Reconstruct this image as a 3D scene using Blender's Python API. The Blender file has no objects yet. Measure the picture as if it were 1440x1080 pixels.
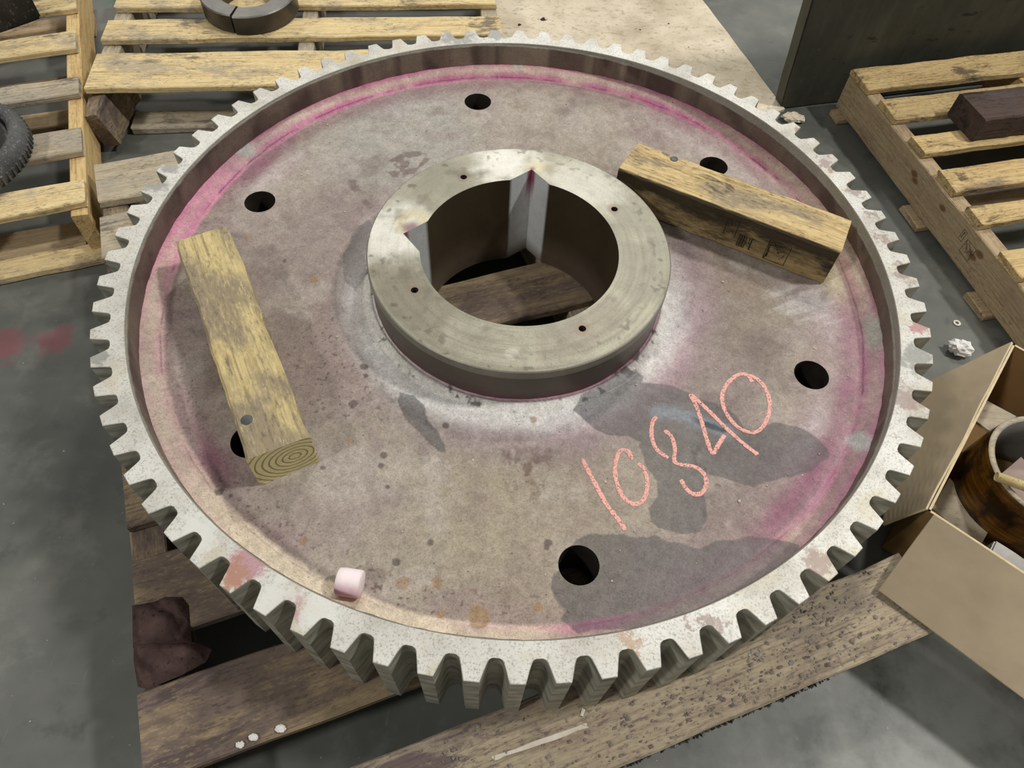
import bpy, bmesh, math, random
import numpy as np
from mathutils import Vector, Matrix
from mathutils.geometry import delaunay_2d_cdt
from mathutils import noise as mnoise

D = {"wet":[[[0.1163,-0.2594],[0.1429,-0.2878],[0.1748,-0.3022],[0.2061,-0.2992],[0.2249,-0.3071],[0.2217,-0.3163],[0.2338,-0.3548],[0.2487,-0.3733],[0.2483,-0.3932],[0.2332,-0.4175],[0.2359,-0.4393],[0.2502,-0.4502],[0.282,-0.4543],[0.3083,-0.4483],[0.321,-0.4299],[0.3224,-0.4043],[0.3159,-0.3855],[0.3253,-0.3511],[0.3581,-0.3609],[0.3941,-0.3651],[0.4416,-0.3446],[0.4901,-0.3237],[0.52,-0.2975],[0.5206,-0.2833],[0.5045,-0.2635],[0.4625,-0.2445],[0.4336,-0.246],[0.4063,-0.264],[0.3911,-0.2566],[0.3799,-0.2374],[0.3554,-0.2194],[0.3231,-0.2155],[0.3041,-0.2042],[0.2783,-0.1916],[0.2255,-0.194],[0.1898,-0.2411],[0.1289,-0.2541]],[[0.1142,-0.2615],[0.1226,-0.2358],[0.1557,-0.2065],[0.1947,-0.1819],[0.2146,-0.1673],[0.2294,-0.1816],[0.2211,-0.2045],[0.1889,-0.2469]],[[0.1244,-0.4898],[0.131,-0.4771],[0.1536,-0.467],[0.194,-0.4656],[0.2286,-0.4672],[0.2431,-0.4601],[0.2631,-0.4686],[0.2861,-0.4691],[0.3088,-0.4747],[0.3326,-0.4594],[0.3619,-0.4525],[0.3884,-0.4472],[0.4177,-0.4439],[0.4344,-0.4497],[0.4475,-0.4604],[0.4357,-0.4869],[0.3374,-0.5568],[0.2546,-0.5871],[0.2008,-0.602],[0.137,-0.6139],[0.1117,-0.5915],[0.1192,-0.58],[0.0992,-0.5657],[0.0942,-0.5524],[0.0975,-0.5379],[0.108,-0.5268],[0.1161,-0.5216],[0.1266,-0.5059]],[[-0.1667,-0.2611],[-0.1471,-0.2625],[-0.1251,-0.2788],[-0.1142,-0.3072],[-0.1021,-0.3239],[-0.0826,-0.35],[-0.0811,-0.3603],[-0.0905,-0.3596],[-0.108,-0.346],[-0.1304,-0.3237],[-0.1526,-0.3044],[-0.1681,-0.2802]]],"foot":[[[-0.3042,0.2792],[-0.2671,0.3217],[-0.2177,0.3479],[-0.1992,0.3222],[-0.2391,0.2553],[-0.2739,0.2474]],[[-0.3625,0.2265],[-0.347,0.2287],[-0.3182,0.1865],[-0.2947,0.1672],[-0.299,0.1499],[-0.3235,0.1744],[-0.3486,0.1994]],[[-0.2478,0.4427],[-0.241,0.4403],[-0.2261,0.3954],[-0.2295,0.3903]]],"hubstain":[[[-0.3263,0.0304],[-0.3177,0.0933],[-0.2973,0.1228],[-0.2867,0.1082],[-0.2868,0.0356],[-0.2739,-0.0263],[-0.2845,-0.0606],[-0.3078,-0.0355]]],"spots":[[-0.2356,-0.2175,0.0068,"dark"],[-0.2287,-0.2338,0.0045,"dark"],[-0.2376,-0.2904,0.0068,"dark"],[-0.0853,-0.3121,0.0057,"dark"],[-0.4141,-0.1819,0.0045,"dark"],[-0.4272,-0.0036,0.0045,"dark"],[-0.1717,-0.3756,0.0057,"dark"],[-0.1227,-0.5401,0.0057,"dark"],[-0.0795,-0.5068,0.0045,"dark"],[-0.3988,-0.4637,0.0068,"dark"],[-0.3807,-0.4674,0.0034,"dark"],[-0.2588,-0.4077,0.0045,"dark"],[0.088,-0.4884,0.0068,"dark"],[0.0875,-0.496,0.0045,"dark"],[-0.1736,-0.3942,0.0045,"dark"],[-0.1562,-0.428,0.0034,"dark"],[0.0027,-0.6034,0.0159,"rust"],[-0.1074,-0.569,0.0091,"rust"],[-0.0616,-0.5641,0.008,"rust"],[0.0826,-0.5833,0.0068,"rust"],[-0.3642,-0.0405,0.008,"rust"],[-0.5087,0.049,0.0068,"rust"],[-0.0492,-0.6069,0.0068,"rust"],[-0.2284,-0.3585,0.0057,"rust"],[-0.2585,-0.5234,0.0068,"rust"],[0.0516,-0.2854,0.0068,"rust"],[-0.3851,-0.1079,0.0159,"pale"],[-0.0049,-0.1535,0.0159,"pale"],[-0.0136,-0.346,0.0057,"pale"],[-0.0569,0.6414,0.0125,"primer"],[-0.2213,-0.5508,0.025,"pale"],[-0.5842,0.2768,0.0227,"primer"],[0.5697,-0.2704,0.0193,"primer"]],"digits":[[[[0.1327,-0.3476],[0.1522,-0.3843],[0.1711,-0.4181],[0.1861,-0.4371],[0.2009,-0.4572]]],[[[0.2093,-0.3405],[0.2047,-0.3271],[0.1954,-0.324],[0.1877,-0.3326],[0.1835,-0.3606],[0.1884,-0.3868],[0.1976,-0.4055],[0.2125,-0.4141],[0.2258,-0.4071],[0.2328,-0.3884],[0.2322,-0.3652],[0.2277,-0.3582]],[[0.2186,-0.3456],[0.2262,-0.3506],[0.2307,-0.3552]]],[[[0.2492,-0.2567],[0.2426,-0.2686],[0.2407,-0.2908],[0.2442,-0.3084],[0.2512,-0.3199],[0.2664,-0.3304]],[[0.2614,-0.2811],[0.2722,-0.2907],[0.2772,-0.3116],[0.2756,-0.3328],[0.2831,-0.3389],[0.3075,-0.3412],[0.3207,-0.3516],[0.3238,-0.3681],[0.316,-0.3839],[0.3039,-0.3876],[0.2922,-0.38],[0.2852,-0.3651]]],[[[0.3056,-0.206],[0.3158,-0.2318],[0.3225,-0.2592],[0.33,-0.2948],[0.3367,-0.3135],[0.3471,-0.2963],[0.3578,-0.2778]],[[0.3079,-0.2065],[0.338,-0.2386],[0.3648,-0.2689],[0.3882,-0.2916],[0.4085,-0.308]]],[[[0.4117,-0.1694],[0.4046,-0.1562],[0.3895,-0.1568],[0.3716,-0.1743],[0.3601,-0.1975],[0.3591,-0.2209],[0.3666,-0.2427],[0.3812,-0.2615],[0.4028,-0.2681],[0.4197,-0.2569],[0.4339,-0.2272],[0.4367,-0.2],[0.4296,-0.1732],[0.416,-0.1588],[0.4045,-0.1574]]]],"shine":[[0.2509,-0.2471],[0.2894,-0.2482],[0.3272,-0.2605],[0.3584,-0.2697]],"taps":[[-0.1183,0.1636],[0.1611,0.1173],[-0.1617,-0.1176],[0.1144,-0.1624]],"holes":[[-0.5148,0.1418],[-0.3802,-0.3749],[0.1346,-0.5168],[0.5148,-0.1418],[0.3802,0.3749],[-0.1346,0.5168]],"rag":[[[-0.521,-0.609],[-0.4907,-0.6004],[-0.4778,-0.5915],[-0.4515,-0.5887],[-0.4378,-0.6001],[-0.4207,-0.6402],[-0.4146,-0.6548],[-0.4405,-0.6646],[-0.4966,-0.6684]],[[-0.4983,-0.6616],[-0.4447,-0.6529],[-0.4085,-0.6512],[-0.3829,-0.6586],[-0.3862,-0.6768],[-0.4133,-0.6972],[-0.4559,-0.7206],[-0.4697,-0.7192],[-0.4882,-0.6874]]],"tip":3.18804,"cam":{"loc":[0.03286,-0.87731,1.24832],"R":[[0.99476,-0.10059,0.01815],[0.09385,0.82841,-0.5522],[0.04051,0.55101,0.83351]],"lens":25.31891},"H":0.32538,"const":{"ri":0.64902,"rh":0.25804,"zh":0.02281,"rb":0.17071,"zw":-0.06677,"zb":-0.18538},"rimspots":[[-0.3048,-0.5886,0.05,"pink"],[-0.3155,-0.5992,0.035,"rust"],[-0.2359,-0.6366,0.03,"pink"],[-0.3784,-0.5507,0.05,"white"],[-0.2571,-0.6253,0.05,"white"],[-0.1951,-0.6368,0.04,"white"],[0.6296,0.2542,0.03,"brown"],[0.6466,0.1978,0.025,"brown"],[0.6611,0.1346,0.03,"brown"],[0.6759,0.0491,0.035,"brown"],[0.6743,-0.0738,0.025,"red"],[0.6266,-0.2181,0.05,"brown"],[0.2946,-0.6029,0.025,"brown"],[0.1995,-0.6391,0.02,"rust"],[0.4487,-0.5017,0.03,"brown"],[-0.679,0.0855,0.04,"grey"],[-0.6659,0.1403,0.04,"grey"],[-0.2018,0.6479,0.06,"grey"],[-0.1083,0.6746,0.05,"grey"],[-0.6292,-0.2979,0.03,"grey"],[0.5793,0.3298,0.03,"brown"],[0.5495,0.4252,0.025,"brown"],[0.6603,-0.1386,0.05,"grey"]],"grainbox":[0.8963,-0.3254,0.05],"scrap":[[0.8054,-0.2581,0.03],[0.8544,-0.1908,0.03],[0.9066,-0.2836,0.03],[0.8742,-0.3283,0.03]],"rubble":[[0.8738,-0.1593,0.008],[0.882,-0.177,0.008],[0.8851,-0.198,0.008],[0.8882,-0.2186,0.008]],"hubpt":[[0.9183,-0.0721,0.1]],"railstamp":[[0.5797,0.07],[0.5918,0.098],[0.6027,0.052],[0.6377,0.088]],"timberstamp":[[0.0111,-0.0107],[0.0327,0.0272],[0.0415,-0.0268],[0.0713,0.0016],[0.0954,-0.0326],[0.1355,0.0148]],"plug":[-0.3603,-0.3842,0.3405],"nail":[0.275,0.2775,0.3425],"chips":[[-0.2558,-0.7522,0.14],[-0.2895,-0.7663,0.14],[-0.3049,-0.7776,0.14]],"spl":[[0.0376,-0.7612,0.14],[0.1707,-0.704,0.14],[0.1592,-0.6959,0.14],[0.1638,-0.6833,0.14]]}
rng = np.random.default_rng(7)
random.seed(7)
SC = bpy.context.scene
COL = SC.collection
PI = math.pi
S = 0.70                      # gear tip radius in metres
H = D['H']                    # height of the gear's upper plane above the floor

# ------------------------------------------------------------------ camera, light, exposure
cam = bpy.data.cameras.new('camera')
cam.sensor_width = 36.0
cam.lens = D['cam']['lens']
cam.clip_start = 0.02
cam_o = bpy.data.objects.new('camera', cam)
COL.objects.link(cam_o)
M = Matrix(D['cam']['R']).to_4x4()
M.translation = Vector(D['cam']['loc'])
cam_o.matrix_world = M
SC.camera = cam_o

world = bpy.data.worlds.new('hall')
SC.world = world
world.use_nodes = True
bg = world.node_tree.nodes['Background']
bg.inputs[0].default_value = (1.0, 0.98, 0.94, 1)
bg.inputs[1].default_value = 0.215

def area_lamp(name, azim, elev, dist, power, size, col=(1, 0.98, 0.945)):
    l = bpy.data.lights.new(name, 'AREA')
    l.shape = 'RECTANGLE'
    l.size = size[0]
    l.size_y = size[1]
    l.energy = power
    l.color = col
    o = bpy.data.objects.new(name, l)
    a, e = math.radians(azim), math.radians(elev)
    o.location = (dist * math.cos(e) * math.cos(a), dist * math.cos(e) * math.sin(a), dist * math.sin(e))
    o.rotation_euler = (Vector((0, 0, 0.2)) - o.location).to_track_quat('-Z', 'Y').to_euler()
    COL.objects.link(o)
area_lamp('bay_or_added_lamp', 8, 55, 6.0, 172, (0.5, 0.35))
area_lamp('bay_or_added_lamp', 74, 53, 6.0, 96, (0.5, 0.35))
area_lamp('bay_or_added_lamp', -140, 48, 6.2, 102, (0.5, 0.4))
area_lamp('bay_or_added_lamp', 92, 32, 10.0, 95, (2.4, 0.5))  # added unseen lamp far behind, for glossy highlights on the far rim
area_lamp('bay_or_added_lamp', 122, 34, 10.0, 105, (1.6, 0.5))  # second added unseen lamp, brightens the upper-left rim face

SC.view_settings.view_transform = 'Standard'
SC.view_settings.look = 'None'
SC.view_settings.exposure = 0.0
SC.view_settings.gamma = 1.0
SC.view_settings.use_curve_mapping = False

# ------------------------------------------------------------------ helpers
def lin(c):
    out = []
    for v in c[:3]:
        v = v / 255.0
        out.append(v / 12.92 if v <= 0.04045 else ((v + 0.055) / 1.055) ** 2.4)
    return tuple(out)
def lin4(c):
    return lin(c) + (1.0,)
def linN(c):
    return np.array(lin(c))

def link(name, me, mat=None, parent=None, loc=None, rot=None):
    o = bpy.data.objects.new(name, me)
    COL.objects.link(o)
    if mat is not None and not me.materials:
        me.materials.append(mat)
    if parent is not None:
        o.parent = parent
    if loc is not None:
        o.location = loc
    if rot is not None:
        o.rotation_euler = rot
    return o

def mesh_py(name, verts, faces, smooth=False):
    me = bpy.data.meshes.new(name)
    me.from_pydata([tuple(v) for v in verts], [], [tuple(f) for f in faces])
    me.update()
    if smooth:
        me.shade_smooth()
    return me

def recalc(me):
    bm = bmesh.new()
    bm.from_mesh(me)
    bmesh.ops.recalc_face_normals(bm, faces=bm.faces)
    bm.to_mesh(me)
    bm.free()
    return me

def thing(name, label, cat, loc=(0, 0, 0), rotz=0.0, group=None):
    o = bpy.data.objects.new(name, None)
    o.empty_display_size = 0.1
    COL.objects.link(o)
    o.location = loc
    o.rotation_euler = (0, 0, rotz)
    tag(o, label, cat, group)
    return o

def tag(o, label, cat, group=None, kind=None):
    o['label'] = label
    o['category'] = cat
    if group:
        o['group'] = group
    if kind:
        o['kind'] = kind
    return o

def revolve(profile, n, closed=False, a0=0.0, a1=2 * PI, cap=False):
    """profile: list of (r, z). Returns verts, faces."""
    full = abs(a1 - a0 - 2 * PI) < 1e-6
    m = len(profile)
    cols = n if full else n + 1
    V, F = [], []
    for i in range(cols):
        a = a0 + (a1 - a0) * i / n
        c, s = math.cos(a), math.sin(a)
        for r, z in profile:
            V.append((r * c, r * s, z))
    kk = m if closed else m - 1
    for i in range(n):
        j = (i + 1) % cols
        for k in range(kk):
            k2 = (k + 1) % m
            F.append((i * m + k, j * m + k, j * m + k2, i * m + k2))
    if cap and not full:
        F.append(tuple(range(m))[::-1])
        F.append(tuple((cols - 1) * m + k for k in range(m)))
    return V, F

# ---- numpy noise for the stains on the gear
_lat = {}
def vnoise(x, y, scale, seed=0):
    if seed not in _lat:
        _lat[seed] = np.random.default_rng(1000 + seed).random((256, 256))
    L = _lat[seed]
    X = x * scale + 57.3
    Y = y * scale + 91.7
    xi = np.floor(X).astype(int)
    yi = np.floor(Y).astype(int)
    fx = X - xi
    fy = Y - yi
    fx = fx * fx * (3 - 2 * fx)
    fy = fy * fy * (3 - 2 * fy)
    g = lambda i, j: L[i % 256, j % 256]
    return (g(xi, yi) * (1 - fx) + g(xi + 1, yi) * fx) * (1 - fy) + (g(xi, yi + 1) * (1 - fx) + g(xi + 1, yi + 1) * fx) * fy
def fbm(x, y, scale, seed=0, octv=4):
    t = np.zeros_like(x)
    a, tot = 1.0, 0.0
    for k in range(octv):
        t += a * vnoise(x, y, scale * 2 ** k, seed + k)
        tot += a
        a *= 0.55
    return t / tot
def sstep(a, b, x):
    t = np.clip((x - a) / (b - a), 0, 1)
    return t * t * (3 - 2 * t)
def poly_sdf(x, y, P):
    P = np.array(P)
    n = len(P)
    d = np.full(x.shape, 1e9)
    inside = np.zeros(x.shape, bool)
    for i in range(n):
        ax, ay = P[i]
        bx, by = P[(i + 1) % n]
        ex, ey = bx - ax, by - ay
        t = np.clip(((x - ax) * ex + (y - ay) * ey) / (ex * ex + ey * ey + 1e-12), 0, 1)
        d = np.minimum(d, np.hypot(x - ax - t * ex, y - ay - t * ey))
        c = ((ay > y) != (by > y)) & (x < (bx - ax) * (y - ay) / (by - ay + 1e-12) + ax)
        inside ^= c
    return np.where(inside, -d, d)
def band(theta, table):
    """periodic interpolation of (deg, value) over theta in degrees"""
    t = sorted(table)
    xs = [p[0] for p in t]
    ys = [p[1] for p in t]
    return np.interp(theta, xs, ys, period=360)
def mixc(c, col, f):
    return c * (1 - f[:, None]) + np.asarray(col)[None, :] * f[:, None]
def set_col(me, rgb, alpha=None):
    n = len(me.vertices)
    a = np.ones((n, 4), np.float32)
    a[:, :3] = rgb
    if alpha is not None:
        a[:, 3] = alpha
    at = me.attributes.new('Col', 'FLOAT_COLOR', 'POINT')
    at.data.foreach_set('color', a.ravel())

# ------------------------------------------------------------------ node materials
class NT:
    def __init__(self, name):
        self.m = bpy.data.materials.new(name)
        self.m.use_nodes = True
        self.t = self.m.node_tree
        self.b = self.t.nodes['Principled BSDF']
    def n(self, typ, **kw):
        nd = self.t.nodes.new(typ)
        for k, v in kw.items():
            setattr(nd, k, v)
        return nd
    def l(self, a, b):
        self.t.links.new(a, b)
    def coord(self, kind='Object'):
        return self.n('ShaderNodeTexCoord').outputs[kind]
    def pos(self):
        return self.n('ShaderNodeNewGeometry').outputs['Position']
    def offset(self, vec, amount=20.0):
        oi = self.n('ShaderNodeObjectInfo')
        mu = self.n('ShaderNodeMath', operation='MULTIPLY')
        mu.inputs[1].default_value = amount
        self.l(oi.outputs['Random'], mu.inputs[0])
        ad = self.n('ShaderNodeVectorMath', operation='ADD')
        self.l(vec, ad.inputs[0])
        self.l(mu.outputs[0], ad.inputs[1])
        return ad.outputs[0]
    def scale(self, vec, s):
        m = self.n('ShaderNodeVectorMath', operation='MULTIPLY')
        self.l(vec, m.inputs[0])
        m.inputs[1].default_value = s
        return m.outputs[0]
    def noise(self, vec, sc, det=4, rough=0.55, dist=0.0):
        nd = self.n('ShaderNodeTexNoise')
        self.l(vec, nd.inputs['Vector'])
        nd.inputs['Scale'].default_value = sc
        nd.inputs['Detail'].default_value = det
        nd.inputs['Roughness'].default_value = rough
        nd.inputs['Distortion'].default_value = dist
        return nd.outputs['Fac']
    def ramp(self, fac, stops, interp='LINEAR'):
        r = self.n('ShaderNodeValToRGB')
        r.color_ramp.interpolation = interp
        e = r.color_ramp.elements
        while len(e) < len(stops):
            e.new(0.5)
        for k, (p, c) in enumerate(stops):
            e[k].position = p
            e[k].color = tuple(c) + (1,) if len(c) == 3 else c
        self.l(fac, r.inputs[0])
        return r.outputs[0]
    def fac(self, fac, a, b):
        mr = self.n('ShaderNodeMapRange')
        mr.interpolation_type = 'SMOOTHSTEP'
        mr.inputs[1].default_value = a
        mr.inputs[2].default_value = b
        self.l(fac, mr.inputs[0])
        return mr.outputs[0]
    def mix(self, f, a, b, mode='MIX'):
        m = self.n('ShaderNodeMix', data_type='RGBA', blend_type=mode)
        for idx, v in ((0, f), (6, a), (7, b)):
            if isinstance(v, (int, float)):
                m.inputs[idx].default_value = v
            elif isinstance(v, tuple):
                m.inputs[idx].default_value = v if len(v) == 4 else v + (1,)
            else:
                self.l(v, m.inputs[idx])
        return m.outputs[2]
    def math(self, op, a, b=None, clamp=False):
        m = self.n('ShaderNodeMath', operation=op)
        m.use_clamp = clamp
        for k, v in enumerate((a, b)):
            if v is None:
                continue
            if isinstance(v, (int, float)):
                m.inputs[k].default_value = v
            else:
                self.l(v, m.inputs[k])
        return m.outputs[0]
    def spot(self, vec, p, r, jitter=None):
        d = self.n('ShaderNodeVectorMath', operation='DISTANCE')
        self.l(vec, d.inputs[0])
        d.inputs[1].default_value = p
        v = d.outputs['Value']
        if jitter is not None:
            v = self.math('ADD', v, jitter)
        return self.fac(v, r, r * 0.45)
    def bump(self, h, strength=0.3, dist=0.002):
        b = self.n('ShaderNodeBump')
        b.inputs['Strength'].default_value = strength
        b.inputs['Distance'].default_value = dist
        self.l(h, b.inputs['Height'])
        self.l(b.outputs[0], self.b.inputs['Normal'])
    def done(self, col=None, rough=0.6, metal=0.0, spec=None):
        if col is not None:
            if isinstance(col, tuple):
                self.b.inputs['Base Color'].default_value = col if len(col) == 4 else col + (1,)
            else:
                self.l(col, self.b.inputs['Base Color'])
        for k, v in (('Roughness', rough), ('Metallic', metal)):
            if isinstance(v, (int, float)):
                self.b.inputs[k].default_value = v
            else:
                self.l(v, self.b.inputs[k])
        if spec is not None:
            self.b.inputs['Specular IOR Level'].default_value = spec
        return self.m

def wood(name, light, mid, dark, stain, stain_amt=0.5, grey=None, grey_amt=0.3, rings=0.0, spots=0.4, ring_off=(0.016, 0.002), knots=0.0, side_dark=0.0):
    """grain runs along the object's own X axis; ring figure shows on the ends"""
    k = NT(name)
    c = k.offset(k.coord(), 13.0)
    g1 = k.noise(k.scale(c, (1.2, 14, 14)), 3.2, 5, 0.6, 0.6)
    g2 = k.noise(k.scale(c, (2.0, 70, 70)), 3.0, 3, 0.6)
    col = k.ramp(g1, [(0.30, lin(mid)), (0.52, lin(light)), (0.75, lin(mid))])
    col = k.mix(k.math('MULTIPLY', k.fac(g2, 0.50, 0.72), 0.55), col, lin(dark))
    if rings > 0:
        oc = k.coord()
        sx = k.n('ShaderNodeSeparateXYZ')
        k.l(oc, sx.inputs[0])
        wob = k.noise(oc, 18.0, 2)
        yy = k.math('ADD', sx.outputs[1], -ring_off[0])
        zz = k.math('MULTIPLY', k.math('ADD', sx.outputs[2], -ring_off[1]), 1.25)
        rr = k.math('SQRT', k.math('ADD', k.math('MULTIPLY', yy, yy), k.math('MULTIPLY', zz, zz)))
        rr = k.math('ADD', rr, k.math('MULTIPLY', wob, 0.007))
        sn = k.math('SINE', k.math('MULTIPLY', rr, 640.0))
        geo = k.n('ShaderNodeNewGeometry')
        vt = k.n('ShaderNodeVectorTransform', vector_type='NORMAL', convert_from='WORLD', convert_to='OBJECT')
        k.l(geo.outputs['True Normal'], vt.inputs[0])
        sn2 = k.n('ShaderNodeSeparateXYZ')
        k.l(vt.outputs[0], sn2.inputs[0])
        endf = k.fac(k.math('ABSOLUTE', sn2.outputs[0]), 0.6, 0.9)
        ringcol = k.mix(k.fac(sn, 0.35, 1.0), lin((228, 218, 166)), lin((146, 138, 92)))
        col = k.mix(k.math('MULTIPLY', endf, rings), col, ringcol)
        noend = k.math('SUBTRACT', 1.0, k.math('MULTIPLY', endf, rings * 0.85))
    else:
        noend = None
    if grey is not None:
        gm = k.noise(k.scale(c, (2.2, 5, 5)), 2.2, 5, 0.62, 0.4)
        f = k.math('MULTIPLY', k.fac(gm, 0.62 - 0.28 * grey_amt, 0.74 - 0.22 * grey_amt), 0.85)
        if noend is not None:
            f = k.math('MULTIPLY', f, noend)
        col = k.mix(f, col, lin(grey))
    st = k.noise(k.scale(c, (3.5, 11, 11)), 2.6, 7, 0.72, 0.7)
    st2 = k.noise(c, 5.0, 3, 0.6)
    sm = k.math('ADD', st, k.math('MULTIPLY', k.math('SUBTRACT', st2, 0.5), 0.8))
    f = k.fac(sm, 0.70 - 0.26 * stain_amt, 0.80 - 0.22 * stain_amt)
    f = k.math('MULTIPLY', f, 0.82)
    if noend is not None:
        f = k.math('MULTIPLY', f, noend)
    col = k.mix(f, col, lin(stain))
    fl = k.noise(k.scale(c, (1.0, 3.2, 3.2)), 62.0, 6, 0.78)
    wear = k.noise(k.scale(c, (1.0, 1.8, 1.8)), 9.0, 4, 0.65)
    ff_ = k.math('MULTIPLY', k.fac(fl, 0.50, 0.62), k.fac(wear, 0.38, 0.58))
    if noend is not None:
        ff_ = k.math('MULTIPLY', ff_, noend)
    col = k.mix(k.math('MULTIPLY', ff_, 0.30 + spots), col, lin(stain))
    pale = k.math('MULTIPLY', k.fac(fl, 0.47, 0.38), k.fac(wear, 0.60, 0.45))
    col = k.mix(k.math('MULTIPLY', pale, 0.45), col, lin(tuple(min(255, int(q * 1.10)) for q in light)))
    if knots > 0:
        vo = k.n('ShaderNodeTexVoronoi')
        k.l(k.scale(c, (1.0, 1.6, 1.6)), vo.inputs['Vector'])
        vo.inputs['Scale'].default_value = 11.0
        kn = k.math('ADD', vo.outputs['Distance'], k.math('MULTIPLY', k.math('SUBTRACT', st, 0.5), 0.12))
        col = k.mix(k.math('MULTIPLY', k.fac(kn, 0.20, 0.10), knots), col, lin((112, 76, 44)))
    if side_dark > 0:
        sy = k.n('ShaderNodeSeparateXYZ')
        k.l(k.coord(), sy.inputs[0])
        side = k.fac(sy.outputs[1], -0.0425, -0.0455)  # one long side is darkened overall, with noisy near-black patches
        cn = k.noise(k.scale(c, (1.6, 5, 5)), 6.0, 5, 0.7)
        cm = k.math('MULTIPLY', side, k.fac(k.math('ADD', cn, k.math('MULTIPLY', sy.outputs[2], 5.0)), 0.30, 0.62))
        col = k.mix(k.math('MULTIPLY', side, 0.45), col, lin((104, 84, 48)))
        col = k.mix(k.math('MULTIPLY', cm, side_dark), col, lin((40, 35, 28)))
    sp = k.noise(c, 85.0, 3, 0.6)
    col = k.mix(k.math('MULTIPLY', k.fac(sp, 0.62, 0.72), spots), col, lin(stain))
    k.bump(k.math('ADD', g2, k.math('MULTIPLY', st, 0.8)), 0.55, 0.0025)
    return k.done(col, 0.82, spec=0.25)

W_NEW = wood('pallet_pine', (226, 204, 154), (200, 172, 120), (140, 114, 76), (104, 94, 84), 0.40, (168, 156, 134), 0.45)
W_SIDE = wood('pallet_pine_clean', (214, 186, 132), (190, 156, 102), (132, 104, 66), (120, 96, 66), 0.12, None, 0, spots=0.3)
W_DIRTY = wood('pallet_pine_soiled', (156, 138, 108), (116, 100, 84), (70, 58, 50), (78, 66, 66), 0.62, (104, 90, 84), 0.75)
W_FRONT = wood('pallet_front_plank', (174, 160, 134), (134, 117, 102), (84, 70, 62), (90, 76, 80), 0.54, (136, 124, 110), 0.50)
W_GREY = wood('pallet_weathered', (186, 174, 148), (160, 146, 122), (108, 94, 78), (100, 90, 82), 0.45, (164, 154, 138), 0.6)
W_RIGHT = wood('pallet_pine_scuffed', (208, 182, 130), (176, 146, 98), (108, 88, 58), (84, 72, 60), 0.46, (136, 122, 102), 0.30)
W_STRINGER = wood('pallet_stringer', (178, 158, 126), (160, 138, 108), (120, 98, 72), (100, 76, 52), 0.26, (150, 128, 106), 0.3, spots=0.2, knots=0.85)
W_BLOCK = wood('old_timber', (204, 186, 134), (176, 156, 110), (120, 104, 76), (104, 92, 80), 0.50, (134, 122, 104), 0.70, rings=1.0)
W_BLOCK2 = wood('dark_sided_timber', (208, 184, 134), (166, 140, 96), (96, 80, 56), (70, 62, 52), 0.42, (138, 126, 106), 0.45, rings=0.9, side_dark=0.9)
W_BLACK = wood('blackened_timber', (84, 70, 62), (66, 56, 52), (36, 32, 32), (40, 36, 36), 0.6, (84, 76, 76), 0.3)

# floor
k = NT('shop_floor')
p = k.pos()
b1 = k.noise(p, 1.6, 5, 0.6)
b2 = k.noise(p, 7.0, 6, 0.65)
sc1 = k.noise(k.scale(p, (3, 60, 1)), 2.0, 4, 0.6, 0.5)
sc2 = k.noise(k.scale(p, (55, 4, 1)), 2.0, 4, 0.6, 0.5)
col = k.ramp(b1, [(0.30, lin((70, 73, 68))), (0.5, lin((98, 100, 94))), (0.72, lin((124, 125, 117)))])
col = k.mix(k.math('MULTIPLY', k.fac(b2, 0.48, 0.72), 0.45), col, lin((132, 133, 124)))
col = k.mix(k.math('MULTIPLY', k.fac(b2, 0.42, 0.30), 0.6), col, lin((66, 68, 64)))
scr = k.math('MAXIMUM', k.fac(sc1, 0.68, 0.76), k.fac(sc2, 0.68, 0.76))
col = k.mix(k.math('MULTIPLY', scr, 0.3), col, lin((140, 142, 134)))
spk = k.noise(p, 120.0, 2)
col = k.mix(k.fac(spk, 0.74, 0.78), col, lin((170, 170, 160)))
jit = k.math('MULTIPLY', k.math('SUBTRACT', k.noise(p, 30.0, 4), 0.5), 0.16)
grn = k.spot(p, (-1.30, 1.45, 0.0), 0.32, jit)
col = k.mix(k.math('MULTIPLY', grn, 0.8), col, lin((64, 104, 74)))
red = k.spot(p, (-1.06, -0.09, 0.0), 0.06, k.math('MULTIPLY', jit, 0.5))
red2 = k.spot(p, (-0.96, -0.06, 0.0), 0.05, k.math('MULTIPLY', jit, 0.6))
col = k.mix(k.math('MULTIPLY', k.math('MAXIMUM', red, red2), 0.55), col, lin((130, 62, 74)))
glaref = k.spot(p, (0.95, -0.95, 0.0), 0.75, k.math('MULTIPLY', jit, 2.0))  # glare on the brushed floor, put into the colour as a lighter patch
col = k.mix(k.math('MULTIPLY', glaref, k.fac(b2, 0.30, 0.62)), col, lin((150, 152, 146)))
k.bump(b2, 0.15, 0.002)
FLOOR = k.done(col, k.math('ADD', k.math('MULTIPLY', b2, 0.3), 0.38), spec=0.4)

# bare tan strip behind the gear
k = NT('bare_tan_board')
p = k.pos()
n1 = k.noise(p, 5.0, 5, 0.65)
n2 = k.noise(k.scale(p, (1, 1.6, 1)), 55.0, 5, 0.7)
col = k.ramp(n1, [(0.32, lin((180, 166, 142))), (0.55, lin((212, 200, 176))), (0.75, lin((224, 214, 192)))])
col = k.mix(k.math('MULTIPLY', k.fac(n2, 0.52, 0.66), 0.6), col, lin((150, 134, 110)))
sp = k.noise(p, 24.0, 2)
col = k.mix(k.fac(sp, 0.73, 0.75), col, lin((52, 44, 36)))
k.bump(n2, 0.5, 0.003)
TAN = k.done(col, 0.85, spec=0.2)

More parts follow.
